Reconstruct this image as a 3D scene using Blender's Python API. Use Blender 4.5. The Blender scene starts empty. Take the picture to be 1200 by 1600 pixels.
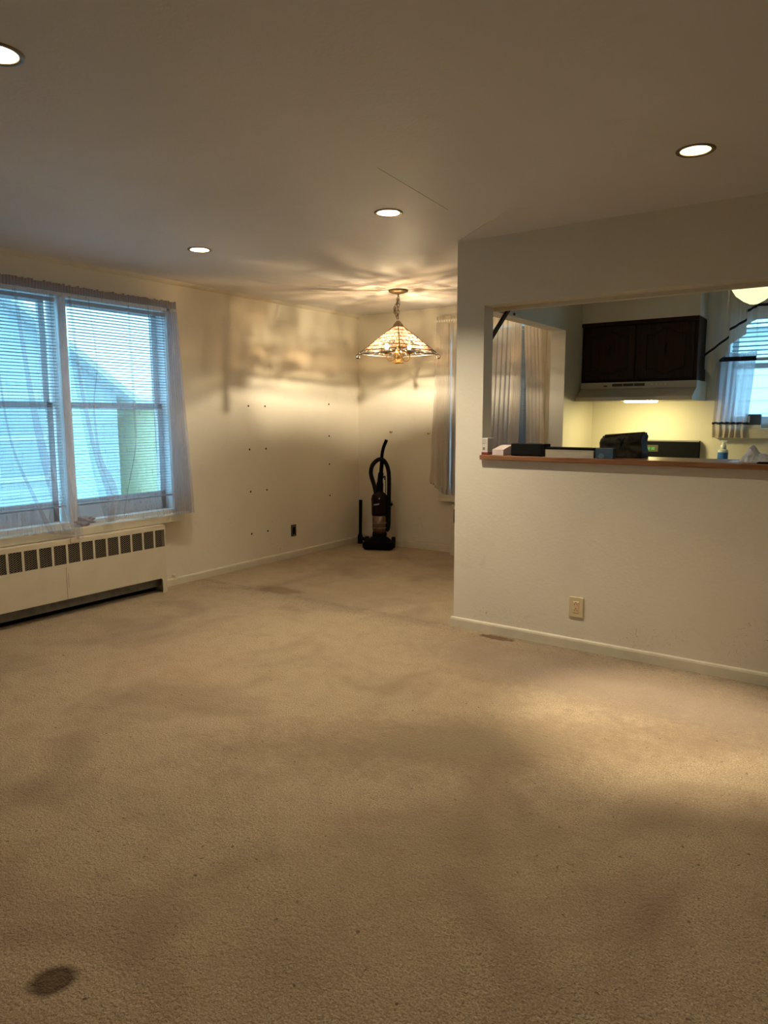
import bpy, bmesh, math, random
from mathutils import Vector, Matrix
random.seed(7)
PI = math.pi
S = bpy.context.scene
COL = S.collection

# ------------------------------------------------------------ camera
cam_d = bpy.data.cameras.new('camera'); cam = bpy.data.objects.new('camera', cam_d); COL.objects.link(cam)
FPX, PITCH, YAW, ROLL, EYE = 1112.36, 0.13348, 0.61118, -0.00153, 1.3754
Fv = Vector((-math.sin(YAW), math.cos(YAW), 0)); Rv = Vector((math.cos(YAW), math.sin(YAW), 0)); Uv = Vector((0, 0, 1))
F2 = Fv * math.cos(PITCH) - Uv * math.sin(PITCH); U2 = Uv * math.cos(PITCH) + Fv * math.sin(PITCH)
R3 = Rv * math.cos(ROLL) + U2 * math.sin(ROLL); U3 = U2 * math.cos(ROLL) - Rv * math.sin(ROLL)
mw = Matrix((R3, U3, -F2)).transposed().to_4x4(); mw.translation = (0, 0, EYE)
cam.matrix_world = mw
cam_d.sensor_fit = 'HORIZONTAL'; cam_d.sensor_width = 36.0; cam_d.lens = 36.0 * FPX / 1200
cam_d.clip_start = 0.02; cam_d.clip_end = 300
S.camera = cam

# ------------------------------------------------------------ world, exposure
W = bpy.data.worlds.new('world'); S.world = W; W.use_nodes = True
bg = W.node_tree.nodes['Background']
bg.inputs[0].default_value = (0.33, 0.72, 0.98, 1); bg.inputs[1].default_value = 3.1
S.view_settings.view_transform = 'Standard'; S.view_settings.look = 'None'
S.view_settings.gamma = 1.0; S.view_settings.use_curve_mapping = False
S.view_settings.exposure = 1.0
cy = S.cycles
cy.max_bounces = 10; cy.diffuse_bounces = 5; cy.transparent_max_bounces = 40; cy.transmission_bounces = 6
cy.caustics_reflective = False; cy.caustics_refractive = False; cy.sample_clamp_indirect = 3.0
BULB_CAN = 900.0      # radiance of the can bulbs
BULB_PENDANT = 9200.0
SPOT_W = 200.0
HOOD_LIGHT = 85.0
GLOBE_LIGHT = 0.75
WARM = (1.0, 0.83, 0.58)

# ------------------------------------------------------------ materials
def mat(name, col, rough=0.6, metal=0.0, spec=0.4, noise=0.0, nscale=8.0, bump=0.0, bscale=40.0, emit=None, estr=0.0, coat=0.0):
    m = bpy.data.materials.new(name); m.use_nodes = True
    nt = m.node_tree; b = nt.nodes['Principled BSDF']
    b.inputs['Base Color'].default_value = (*col, 1); b.inputs['Roughness'].default_value = rough
    b.inputs['Metallic'].default_value = metal; b.inputs['Specular IOR Level'].default_value = spec
    b.inputs['Coat Weight'].default_value = coat
    tc = nt.nodes.new('ShaderNodeTexCoord')
    if noise:
        n = nt.nodes.new('ShaderNodeTexNoise'); n.inputs['Scale'].default_value = nscale; n.inputs['Detail'].default_value = 6
        nt.links.new(tc.outputs['Object'], n.inputs['Vector'])
        r = nt.nodes.new('ShaderNodeMapRange'); r.inputs[1].default_value = 0.3; r.inputs[2].default_value = 0.7
        r.inputs[3].default_value = 1 - noise; r.inputs[4].default_value = 1 + noise
        nt.links.new(n.outputs[0], r.inputs[0])
        mx = nt.nodes.new('ShaderNodeVectorMath'); mx.operation = 'SCALE'; mx.inputs[0].default_value = col
        nt.links.new(r.outputs[0], mx.inputs['Scale']); nt.links.new(mx.outputs[0], b.inputs['Base Color'])
    if bump:
        n2 = nt.nodes.new('ShaderNodeTexNoise'); n2.inputs['Scale'].default_value = bscale; n2.inputs['Detail'].default_value = 5
        nt.links.new(tc.outputs['Object'], n2.inputs['Vector'])
        bp = nt.nodes.new('ShaderNodeBump'); bp.inputs['Strength'].default_value = bump; bp.inputs['Distance'].default_value = 0.01
        nt.links.new(n2.outputs[0], bp.inputs['Height']); nt.links.new(bp.outputs[0], b.inputs['Normal'])
    if emit:
        b.inputs['Emission Color'].default_value = (*emit, 1); b.inputs['Emission Strength'].default_value = estr
    return m

def node(nt, t, **kw):
    n = nt.nodes.new(t)
    for k, v in kw.items():
        setattr(n, k, v)
    return n

def mathn(nt, op, a, b=None, c=None, clamp=False):
    n = nt.nodes.new('ShaderNodeMath'); n.operation = op; n.use_clamp = clamp
    for i, v in enumerate((a, b, c)):
        if v is None: continue
        if isinstance(v, (int, float)): n.inputs[i].default_value = v
        else: nt.links.new(v, n.inputs[i])
    return n.outputs[0]

def mixc(nt, fac, a, b):
    n = nt.nodes.new('ShaderNodeMix'); n.data_type = 'RGBA'
    for key, v in ((0, fac), (6, a), (7, b)):
        if isinstance(v, (int, float)): n.inputs[key].default_value = v
        elif isinstance(v, tuple): n.inputs[key].default_value = (*v, 1)
        else: nt.links.new(v, n.inputs[key])
    return n.outputs[2]

def carpet_material():
    m = bpy.data.materials.new('carpet'); m.use_nodes = True; nt = m.node_tree; b = nt.nodes['Principled BSDF']
    b.inputs['Roughness'].default_value = 0.95; b.inputs['Specular IOR Level'].default_value = 0.05
    b.inputs['Sheen Weight'].default_value = 0.15
    tc = node(nt, 'ShaderNodeTexCoord'); P = tc.outputs['Object']
    def noise(scale, detail=4, dist=0.0):
        n = node(nt, 'ShaderNodeTexNoise'); n.inputs['Scale'].default_value = scale; n.inputs['Detail'].default_value = detail
        n.inputs['Distortion'].default_value = dist; nt.links.new(P, n.inputs['Vector']); return n.outputs[0]
    def rng(v, a, b_, c=0.0, d=1.0):
        r = node(nt, 'ShaderNodeMapRange'); nt.links.new(v, r.inputs[0])
        for i, x in enumerate((a, b_, c, d)): r.inputs[i + 1].default_value = x
        return r.outputs[0]
    pile = noise(170, 3); tuft = noise(75, 3, 0.6); mid = noise(9, 5, 0.4); big = noise(1.6, 5, 0.8); wide = noise(0.7, 3)
    c = mixc(nt, rng(pile, 0.3, 0.7), (0.295, 0.227, 0.142), (0.66, 0.52, 0.345))
    c = mixc(nt, rng(tuft, 0.56, 0.74, 0, 0.3), c, (0.25, 0.165, 0.098))
    c = mixc(nt, rng(mid, 0.45, 0.75, 0, 0.38), c, (0.33, 0.225, 0.14))
    c = mixc(nt, rng(big, 0.48, 0.72, 0, 0.75), c, (0.27, 0.19, 0.122))
    c = mixc(nt, rng(wide, 0.5, 0.7, 0, 0.3), c, (0.46, 0.31, 0.2))
    speck = noise(42, 2)
    c = mixc(nt, rng(speck, 0.70, 0.73, 0, 0.75), c, (0.10, 0.065, 0.035))
    sep = node(nt, 'ShaderNodeSeparateXYZ'); nt.links.new(P, sep.inputs[0]); X, Y = sep.outputs[0], sep.outputs[1]
    nz = noise(28, 4); nz2 = noise(7, 4)
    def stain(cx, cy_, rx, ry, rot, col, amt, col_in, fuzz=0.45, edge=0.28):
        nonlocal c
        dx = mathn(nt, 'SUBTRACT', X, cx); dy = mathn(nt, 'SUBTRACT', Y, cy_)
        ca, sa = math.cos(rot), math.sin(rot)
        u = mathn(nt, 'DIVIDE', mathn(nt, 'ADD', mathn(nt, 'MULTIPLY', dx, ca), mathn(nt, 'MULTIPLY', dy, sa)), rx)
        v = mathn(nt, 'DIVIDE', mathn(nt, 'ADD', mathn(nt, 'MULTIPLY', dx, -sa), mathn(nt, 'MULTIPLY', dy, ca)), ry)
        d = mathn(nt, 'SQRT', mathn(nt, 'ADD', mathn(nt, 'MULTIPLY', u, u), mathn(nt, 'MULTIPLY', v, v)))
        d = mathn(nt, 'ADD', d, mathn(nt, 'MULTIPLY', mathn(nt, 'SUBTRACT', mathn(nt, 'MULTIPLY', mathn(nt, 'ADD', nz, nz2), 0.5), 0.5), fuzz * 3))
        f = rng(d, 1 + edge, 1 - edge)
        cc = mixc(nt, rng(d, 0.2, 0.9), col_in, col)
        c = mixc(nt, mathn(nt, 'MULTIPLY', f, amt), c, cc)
    stain(-1.578, 0.828, 0.055, 0.046, 0.95, (0.085, 0.045, 0.02), 0.95, (0.13, 0.075, 0.035), 0.2, 0.22)
    stain(-3.88, 4.07, 0.22, 0.09, 0.1, (0.20, 0.115, 0.055), 0.85, (0.2, 0.12, 0.06), 0.5)
    stain(-1.90, 3.935, 0.135, 0.036, 0.0, (0.12, 0.055, 0.018), 1.0, (0.15, 0.068, 0.02), 0.7, 0.15)
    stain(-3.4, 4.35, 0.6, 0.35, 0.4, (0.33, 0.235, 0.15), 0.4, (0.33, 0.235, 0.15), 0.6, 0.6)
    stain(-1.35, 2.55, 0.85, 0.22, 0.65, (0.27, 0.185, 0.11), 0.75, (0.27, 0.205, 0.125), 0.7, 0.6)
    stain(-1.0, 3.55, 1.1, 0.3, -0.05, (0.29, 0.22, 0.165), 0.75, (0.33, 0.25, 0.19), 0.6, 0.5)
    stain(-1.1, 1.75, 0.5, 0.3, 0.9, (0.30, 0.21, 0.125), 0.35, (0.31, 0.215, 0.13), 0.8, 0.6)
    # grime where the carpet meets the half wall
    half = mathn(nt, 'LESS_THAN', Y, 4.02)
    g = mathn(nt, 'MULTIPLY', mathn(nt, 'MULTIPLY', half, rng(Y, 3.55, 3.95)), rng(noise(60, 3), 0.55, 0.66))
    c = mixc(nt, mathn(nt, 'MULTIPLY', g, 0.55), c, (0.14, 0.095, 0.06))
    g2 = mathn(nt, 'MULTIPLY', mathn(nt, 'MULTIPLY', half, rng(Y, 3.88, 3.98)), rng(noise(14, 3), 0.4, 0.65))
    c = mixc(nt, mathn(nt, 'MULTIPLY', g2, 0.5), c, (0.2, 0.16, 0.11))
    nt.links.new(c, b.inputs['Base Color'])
    h = mathn(nt, 'ADD', mathn(nt, 'MULTIPLY', pile, 0.5), tuft)
    bp = node(nt, 'ShaderNodeBump'); bp.inputs['Strength'].default_value = 1.0; bp.inputs['Distance'].default_value = 0.02
    nt.links.new(h, bp.inputs['Height']); nt.links.new(bp.outputs[0], b.inputs['Normal'])
    return m

def paint_material(name, col, marks=0.0):
    m = bpy.data.materials.new(name); m.use_nodes = True; nt = m.node_tree; b = nt.nodes['Principled BSDF']
    b.inputs['Roughness'].default_value = 0.62; b.inputs['Specular IOR Level'].default_value = 0.25
    tc = node(nt, 'ShaderNodeTexCoord'); P = tc.outputs['Object']
    def noise(scale, detail=4, dist=0.0, vec=P):
        n = node(nt, 'ShaderNodeTexNoise'); n.inputs['Scale'].default_value = scale; n.inputs['Detail'].default_value = detail
        n.inputs['Distortion'].default_value = dist; nt.links.new(vec, n.inputs['Vector']); return n.outputs[0]
    def rng(v, a, b_, c=0.0, d=1.0):
        r = node(nt, 'ShaderNodeMapRange'); nt.links.new(v, r.inputs[0])
        for i, x in enumerate((a, b_, c, d)): r.inputs[i + 1].default_value = x
        return r.outputs[0]
    dark = tuple(x * 0.86 for x in col)
    c = mixc(nt, rng(noise(1.3, 4, 0.5), 0.4, 0.7), col, tuple(x * 0.93 for x in col))
    c = mixc(nt, rng(noise(5, 5, 1.0), 0.6, 0.75, 0, 0.35), c, dark)
    if marks:
        mp = node(nt, 'ShaderNodeMapping'); mp.inputs['Rotation'].default_value = (0.4, 0.5, 0.2); nt.links.new(P, mp.inputs[0])
        streak = node(nt, 'ShaderNodeTexNoise'); streak.inputs['Scale'].default_value = 9; streak.inputs['Distortion'].default_value = 3.5
        streak.inputs['Detail'].default_value = 1; nt.links.new(mp.outputs[0], streak.inputs['Vector'])
        ln = mathn(nt, 'ABSOLUTE', mathn(nt, 'SUBTRACT', streak.outputs[0], 0.5))
        line = rng(ln, 0.0, 0.006, 1, 0)
        sep = node(nt, 'ShaderNodeSeparateXYZ'); nt.links.new(P, sep.inputs[0])
        low = rng(sep.outputs[2], 0.75, 0.25)
        patch = rng(noise(3.2, 2), 0.56, 0.62)
        f = mathn(nt, 'MULTIPLY', mathn(nt, 'MULTIPLY', line, low), mathn(nt, 'MULTIPLY', patch, marks))
        c = mixc(nt, f, c, (0.24, 0.19, 0.14))
    nt.links.new(c, b.inputs['Base Color'])
    bp = node(nt, 'ShaderNodeBump'); bp.inputs['Strength'].default_value = 0.12; bp.inputs['Distance'].default_value = 0.01
    nt.links.new(noise(60, 4), bp.inputs['Height']); nt.links.new(bp.outputs[0], b.inputs['Normal'])
    return m

def sheer_material(name, col, opacity, trans=0.5, weave=900.0):
    m = bpy.data.materials.new(name); m.use_nodes = True; nt = m.node_tree
    nt.nodes.remove(nt.nodes['Principled BSDF']); out = nt.nodes['Material Output']
    t = node(nt, 'ShaderNodeBsdfTransparent'); d = node(nt, 'ShaderNodeBsdfDiffuse'); tl = node(nt, 'ShaderNodeBsdfTranslucent')
    d.inputs[0].default_value = (*col, 1); tl.inputs[0].default_value = (*col, 1)
    a = node(nt, 'ShaderNodeMixShader'); a.inputs[0].default_value = trans
    nt.links.new(d.outputs[0], a.inputs[1]); nt.links.new(tl.outputs[0], a.inputs[2])
    tc = node(nt, 'ShaderNodeTexCoord')
    n = node(nt, 'ShaderNodeTexNoise'); n.inputs['Scale'].default_value = 1.0; n.inputs['Detail'].default_value = 3
    mp = node(nt, 'ShaderNodeMapping'); mp.inputs['Scale'].default_value = (300, 300, 12)
    nt.links.new(tc.outputs['Object'], mp.inputs[0]); nt.links.new(mp.outputs[0], n.inputs['Vector'])
    r = node(nt, 'ShaderNodeMapRange'); r.inputs[1].default_value = 0.3; r.inputs[2].default_value = 0.7
    r.inputs[3].default_value = max(0, opacity - 0.04); r.inputs[4].default_value = min(1, opacity + 0.04)
    nt.links.new(n.outputs[0], r.inputs[0])
    f = node(nt, 'ShaderNodeMixShader'); nt.links.new(r.outputs[0], f.inputs[0])
    nt.links.new(t.outputs[0], f.inputs[1]); nt.links.new(a.outputs[0], f.inputs[2])
    nt.links.new(f.outputs[0], out.inputs[0])
    return m

def thin_glass(name, tint, gloss=0.06, rough=0.02, ripple=0.0, milky=0.0, milky_col=(0.9, 0.85, 0.8)):
    m = bpy.data.materials.new(name); m.use_nodes = True; nt = m.node_tree
    nt.nodes.remove(nt.nodes['Principled BSDF']); out = nt.nodes['Material Output']
    t = node(nt, 'ShaderNodeBsdfTransparent'); t.inputs[0].default_value = (*tint, 1)
    g = node(nt, 'ShaderNodeBsdfGlossy'); g.inputs['Roughness'].default_value = rough
    if ripple:
        tc = node(nt, 'ShaderNodeTexCoord'); n = node(nt, 'ShaderNodeTexNoise'); n.inputs['Scale'].default_value = 26; n.inputs['Detail'].default_value = 3
        n.inputs['Distortion'].default_value = 1.5
        mp = node(nt, 'ShaderNodeMapping'); mp.inputs['Scale'].default_value = (.55, .55, 2.2)
        nt.links.new(tc.outputs['Object'], mp.inputs[0]); nt.links.new(mp.outputs[0], n.inputs['Vector'])
        r = node(nt, 'ShaderNodeMapRange'); r.inputs[1].default_value = 0.42; r.inputs[2].default_value = 0.56
        r.inputs[3].default_value = 1 - ripple; r.inputs[4].default_value = 1.0
        nt.links.new(n.outputs[0], r.inputs[0])
        oi = node(nt, 'ShaderNodeObjectInfo'); r2 = node(nt, 'ShaderNodeMapRange'); r2.inputs[3].default_value = 0.55; r2.inputs[4].default_value = 1.0
        nt.links.new(oi.outputs['Random'], r2.inputs[0])
        mm_ = mathn(nt, 'MULTIPLY', r.outputs[0], r2.outputs[0])
        sc = node(nt, 'ShaderNodeVectorMath', operation='SCALE'); sc.inputs[0].default_value = tint
        nt.links.new(mm_, sc.inputs['Scale']); nt.links.new(sc.outputs[0], t.inputs[0])
        bp = node(nt, 'ShaderNodeBump'); bp.inputs['Strength'].default_value = 0.6; nt.links.new(n.outputs[0], bp.inputs['Height'])
        nt.links.new(bp.outputs[0], g.inputs['Normal'])
    s = t.outputs[0]
    if milky:
        tl = node(nt, 'ShaderNodeBsdfTranslucent'); tl.inputs[0].default_value = (*milky_col, 1)
        dd = node(nt, 'ShaderNodeBsdfDiffuse'); dd.inputs[0].default_value = (*milky_col, 1)
        md = node(nt, 'ShaderNodeMixShader'); nt.links.new(tl.outputs[0], md.inputs[1]); nt.links.new(dd.outputs[0], md.inputs[2])
        md.inputs[0].default_value = 0.35
        mm = node(nt, 'ShaderNodeMixShader'); mm.inputs[0].default_value = milky
        nt.links.new(s, mm.inputs[1]); nt.links.new(md.outputs[0], mm.inputs[2]); s = mm.outputs[0]
    f = node(nt, 'ShaderNodeMixShader'); f.inputs[0].default_value = gloss
    nt.links.new(s, f.inputs[1]); nt.links.new(g.outputs[0], f.inputs[2]); nt.links.new(f.outputs[0], out.inputs[0])
    return m

def emission(name, col, strength):
    m = bpy.data.materials.new(name); m.use_nodes = True; nt = m.node_tree
    nt.nodes.remove(nt.nodes['Principled BSDF']); e = node(nt, 'ShaderNodeEmission')
    e.inputs[0].default_value = (*col, 1); e.inputs[1].default_value = strength
    nt.links.new(e.outputs[0], nt.nodes['Material Output'].inputs[0]); return m

def wood_material(name, c1, c2, axis=0, rough=0.4, spec=0.4):
    m = bpy.data.materials.new(name); m.use_nodes = True; nt = m.node_tree; b = nt.nodes['Principled BSDF']
    b.inputs['Roughness'].default_value = rough; b.inputs['Specular IOR Level'].default_value = spec
    tc = node(nt, 'ShaderNodeTexCoord'); mp = node(nt, 'ShaderNodeMapping')
    sc = [30, 30, 30]; sc[axis] = 1.5; mp.inputs['Scale'].default_value = sc
    n = node(nt, 'ShaderNodeTexNoise'); n.inputs['Scale'].default_value = 1.6; n.inputs['Detail'].default_value = 6; n.inputs['Distortion'].default_value = 1.2
    nt.links.new(tc.outputs['Object'], mp.inputs[0]); nt.links.new(mp.outputs[0], n.inputs['Vector'])
    r = node(nt, 'ShaderNodeMapRange'); r.inputs[1].default_value = 0.3; r.inputs[2].default_value = 0.7; nt.links.new(n.outputs[0], r.inputs[0])
    nt.links.new(mixc(nt, r.outputs[0], c1, c2), b.inputs['Base Color'])
    return m

M = dict(
    wall=paint_material('wall_paint', (0.74, 0.70, 0.605)),
    wall_m=paint_material('wall_paint_marked', (0.74, 0.70, 0.605), 0.9),
    ceil=paint_material('ceiling_paint', (0.71, 0.70, 0.71)),
    trim=mat('trim_paint', (0.64, 0.60, 0.49), 0.4, noise=0.05, nscale=12, bump=0.05),
    white=mat('white_paint', (0.75, 0.75, 0.72), 0.4, noise=0.03),
    carpet=carpet_material(),
    cover=mat('cream_enamel', (0.66, 0.60, 0.48), 0.45, noise=0.05, nscale=6, bump=0.03, bscale=15),
    grille=mat('grille_metal', (0.42, 0.37, 0.30), 0.5, 0.5),
    dark_in=mat('dark_inside', (0.010, 0.009, 0.008), 0.95, spec=0.05),
    fin=mat('grey_fins', (0.20, 0.19, 0.175), 0.6, 0.3, noise=0.2, nscale=20),
    rust=mat('rust', (0.24, 0.15, 0.09), 0.8),
    slat=mat('blind_vinyl', (0.26, 0.31, 0.37), 0.45),
    cord=mat('blind_cord', (0.7, 0.7, 0.68), 0.8),
    sheer=sheer_material('sheer_voile', (0.50, 0.50, 0.58), 0.36, 0.45),
    sheer2=sheer_material('sheer_voile_far', (0.62, 0.57, 0.50), 0.60, 0.22),
    header=sheer_material('sheer_header', (0.42, 0.41, 0.48), 0.85, 0.35),
    header2=sheer_material('sheer_header_far', (0.62, 0.57, 0.47), 0.92, 0.3),
    glass=thin_glass('window_glass', (0.93, 0.97, 0.98), 0.05),
    wood=wood_material('ledge_oak', (0.17, 0.075, 0.035), (0.31, 0.15, 0.072), 0),
    dwood=wood_material('dark_walnut', (0.016, 0.008, 0.006), (0.042, 0.019, 0.012), 2, 0.5, 0.2),
    dgroove=mat('dark_groove', (0.004, 0.003, 0.003), 0.6),
    black=mat('black_plastic', (0.006, 0.006, 0.007), 0.7, spec=0.03),
    blackm=mat('black_matte', (0.009, 0.009, 0.010), 0.85, spec=0.04),
    hood=mat('almond_enamel', (0.50, 0.46, 0.36), 0.35, noise=0.03),
    slot=mat('hood_slot', (0.06, 0.045, 0.03), 0.6),
    bronze=mat('antique_bronze', (0.22, 0.16, 0.09), 0.45, 0.7, noise=0.2),
    brass=mat('polished_brass', (0.85, 0.6, 0.24), 0.25, 0.9),
    came=mat('lead_came', (0.20, 0.15, 0.12), 0.5, 0.5),
    pink=thin_glass('pink_glass', (1.0, 0.90, 0.77), 0.025, 0.1, 0.70, 0.07, (0.9, 0.50, 0.36)),
    clear=thin_glass('rippled_glass', (0.95, 0.92, 0.84), 0.03, 0.08, 0.72, 0.02, (0.95, 0.88, 0.74)),
    bulbglass=thin_glass('lamp_bulb_glass', (0.97, 0.96, 0.93), 0.04, 0.1, 0.0, 0.035, (1, .95, .85)),
    bulb=emission('pendant_bulb_glow', WARM, BULB_PENDANT),
    canbulb=None,
    can=mat('can_reflector', (0.45, 0.46, 0.40), 0.35),
    canrim=mat('can_rim', (0.20, 0.165, 0.125), 0.4, 0.2),
    hoodlamp=emission('hood_lamp_glow', (1.0, 0.83, 0.36), HOOD_LIGHT),
    globe=emission('globe_glow', (1.0, 0.90, 0.42), GLOBE_LIGHT),
    screw=mat('screw', (0.05, 0.04, 0.03), 0.5, 0.6),
    hook=mat('brass_hook', (0.35, 0.25, 0.12), 0.4, 0.7),
    ivory=mat('ivory_plastic', (0.66, 0.56, 0.36), 0.35),
    ivory2=mat('ivory_insert', (0.72, 0.55, 0.38), 0.35),
    hole=mat('dark_slot', (0.03, 0.02, 0.012), 0.7),
    brown=mat('aged_metal_plate', (0.10, 0.085, 0.06), 0.45, 0.4),
    amber=mat('amber_dust_cup', (0.085, 0.034, 0.011), 0.15, coat=0.6),
    amber2=mat('pale_ring', (0.22, 0.15, 0.10), 0.4),
    darkred=mat('dark_red_plastic', (0.007, 0.003, 0.003), 0.45, spec=0.12),
    silver=mat('silver_mark', (0.45, 0.45, 0.47), 0.3, 0.6),
    rubber=mat('rubber', (0.008, 0.008, 0.008), 0.9, spec=0.15),
    cardboard=mat('white_carton', (0.66, 0.63, 0.58), 0.6),
    shaded_card=mat('shaded_carton_side', (0.38, 0.36, 0.36), 0.6),
    red=mat('red_band', (0.22, 0.03, 0.02), 0.5),
    ink=mat('grey_print', (0.22, 0.21, 0.2), 0.7),
    pinkbox=mat('pale_pink_carton', (0.62, 0.53, 0.52), 0.6),
    tray=mat('pale_plastic', (0.58, 0.55, 0.46), 0.25, noise=0.05, nscale=20),
    blue=mat('blue_carton', (0.06, 0.115, 0.19), 0.4, noise=0.25, nscale=18),
    blue2=mat('blue_print', (0.12, 0.2, 0.28), 0.4),
    bag=mat('dark_nylon', (0.035, 0.033, 0.024), 0.7, spec=0.25, noise=0.4, nscale=14, bump=0.25, bscale=30),
    green=emission('clock_digits', (0.05, 0.8, 0.15), 0.6),
    kcream=sheer_material('valance_cotton', (0.80, 0.77, 0.73), 0.97, 0.12),
    kcafe=sheer_material('cafe_cotton', (0.66, 0.62, 0.70), 0.80, 0.5),
    khem=sheer_material('cafe_hem', (0.58, 0.52, 0.46), 0.96, 0.3),
    navy=mat('navy_trim', (0.02, 0.025, 0.06), 0.8),
    counter=mat('kitchen_worktop', (0.42, 0.38, 0.3), 0.35, noise=0.1, nscale=40),
    bottle=mat('clear_white_plastic', (0.62, 0.66, 0.68), 0.25),
    blabel=mat('blue_label', (0.03, 0.13, 0.42), 0.4),
    paper=mat('white_plastic_bag', (0.70, 0.76, 0.84), 0.5, bump=0.3, bscale=20),
    navybox=mat('slate_box', (0.07, 0.10, 0.16), 0.4),
    siding=mat('pale_blue_siding', (0.60, 0.68, 0.74), 0.7, noise=0.05),
    siding2=mat('cream_siding', (0.97, 0.90, 0.56), 0.7, noise=0.05),
    siding3=mat('white_siding', (0.80, 0.84, 0.86), 0.7, noise=0.04),
    roofm=mat('grey_roof', (0.74, 0.76, 0.78), 0.9, noise=0.2, nscale=20),
    ground=mat('winter_ground', (0.35, 0.38, 0.36), 0.95, noise=0.2, nscale=2),
    farpane=mat('far_window_pane', (0.46, 0.54, 0.60), 0.2),
    sashw=mat('sash_paint', (0.86, 0.87, 0.88), 0.4),
)

# ------------------------------------------------------------ mesh helpers
class MB:
    def __init__(self): self.bm = bmesh.new()
    def box(self, x0, x1, y0, y1, z0, z1, bevel=0.0, seg=1, rot=None, pivot=None):
        r = bmesh.ops.create_cube(self.bm, size=1.0); vs = r['verts']
        for v in vs:
            v.co = Vector((x0 + (v.co.x + .5) * (x1 - x0), y0 + (v.co.y + .5) * (y1 - y0), z0 + (v.co.z + .5) * (z1 - z0)))
        if bevel:
            es = list({e for v in vs for e in v.link_edges})
            r2 = bmesh.ops.bevel(self.bm, geom=es, offset=bevel, segments=seg, affect='EDGES', profile=0.5)
            vs = list({v for f in r2['faces'] for v in f.verts} | {v for v in vs if v.is_valid})
        if rot:
            bmesh.ops.rotate(self.bm, verts=vs, cent=pivot or Vector(((x0 + x1) / 2, (y0 + y1) / 2, (z0 + z1) / 2)), matrix=rot)
        return vs
    def tube(self, pts, r, n=10, caps=True, closed=False):
        pts = [Vector(p) for p in pts]; N = len(pts); rings = []
        rr = r if isinstance(r, (list, tuple)) else [r] * N
        up = None
        for i, p in enumerate(pts):
            if closed: t = pts[(i + 1) % N] - pts[i - 1]
            else: t = pts[min(i + 1, N - 1)] - pts[max(i - 1, 0)]
            t.normalize()
            if up is None:
                up = Vector((0, 0, 1)) if abs(t.z) < 0.9 else Vector((1, 0, 0))
            a = t.cross(up)
            if a.length < 1e-4: a = t.cross(Vector((0, 1, 0)))
            a.normalize(); b = a.cross(t).normalized(); up = b
            rings.append([self.bm.verts.new(p + (a * math.cos(2 * PI * k / n) + b * math.sin(2 * PI * k / n)) * rr[i]) for k in range(n)])
        M_ = N if closed else N - 1
        for i in range(M_):
            A, B = rings[i], rings[(i + 1) % N]
            for k in range(n):
                f = self.bm.faces.new((A[k], A[(k + 1) % n], B[(k + 1) % n], B[k])); f.smooth = True
        if caps and not closed:
            self.bm.faces.new(list(reversed(rings[0]))); self.bm.faces.new(rings[-1])
    def lathe(self, prof, cx=0, cy_=0, n=24, cap0=False, cap1=False):
        rings = [[self.bm.verts.new((cx + r * math.cos(2 * PI * k / n), cy_ + r * math.sin(2 * PI * k / n), z)) for k in range(n)] for r, z in prof]
        for A, B in zip(rings, rings[1:]):
            for k in range(n):
                f = self.bm.faces.new((A[k], A[(k + 1) % n], B[(k + 1) % n], B[k])); f.smooth = True
        if cap0: self.bm.faces.new(list(reversed(rings[0])))
        if cap1: self.bm.faces.new(rings[-1])
    def prism(self, poly, a, b, axis='y'):
        def P(u, v, w):
            return {'y': (u, w, v), 'x': (w, u, v), 'z': (u, v, w)}[axis]
        A = [self.bm.verts.new(P(u, v, a)) for u, v in poly]; B = [self.bm.verts.new(P(u, v, b)) for u, v in poly]
        n = len(poly)
        self.bm.faces.new(A); self.bm.faces.new(list(reversed(B)))
        for i in range(n): self.bm.faces.new((A[i], B[i], B[(i + 1) % n], A[(i + 1) % n]))
    def quad(self, *ps):
        return self.bm.faces.new([self.bm.verts.new(p) for p in ps])
    def slab(self, us, vs, solid, w0, w1, P):
        """grid of cells us x vs, those for which solid(u,v) holds extruded between w0 and w1; P(u,v,w) -> xyz"""
        cache = {}
        def V(i, j, w):
            k = (i, j, w)
            if k not in cache: cache[k] = self.bm.verts.new(P(us[i], vs[j], w))
            return cache[k]
        nu, nv = len(us) - 1, len(vs) - 1
        S_ = lambda i, j: 0 <= i < nu and 0 <= j < nv and solid((us[i] + us[i + 1]) / 2, (vs[j] + vs[j + 1]) / 2)
        for i in range(nu):
            for j in range(nv):
                if not S_(i, j): continue
                for w in (w0, w1): self.bm.faces.new((V(i, j, w), V(i + 1, j, w), V(i + 1, j + 1, w), V(i, j + 1, w)))
                if not S_(i - 1, j): self.bm.faces.new((V(i, j, w0), V(i, j + 1, w0), V(i, j + 1, w1), V(i, j, w1)))
                if not S_(i + 1, j): self.bm.faces.new((V(i + 1, j, w0), V(i + 1, j + 1, w0), V(i + 1, j + 1, w1), V(i + 1, j, w1)))
                if not S_(i, j - 1): self.bm.faces.new((V(i, j, w0), V(i + 1, j, w0), V(i + 1, j, w1), V(i, j, w1)))
                if not S_(i, j + 1): self.bm.faces.new((V(i, j + 1, w0), V(i + 1, j + 1, w0), V(i + 1, j + 1, w1), V(i, j + 1, w1)))
    def mesh(self, name, m, smooth=None, recalc=True):
        if recalc: bmesh.ops.recalc_face_normals(self.bm, faces=self.bm.faces)
        if smooth is not None:
            for f in self.bm.faces: f.smooth = smooth
        me = bpy.data.meshes.new(name); self.bm.to_mesh(me); self.bm.free(); me.materials.append(m)
        return me
    def obj(self, name, m, parent=None, smooth=None, recalc=True):
        o = bpy.data.objects.new(name, self.mesh(name, m, smooth, recalc)); COL.objects.link(o)
        if parent: o.parent = parent
        return o

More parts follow.
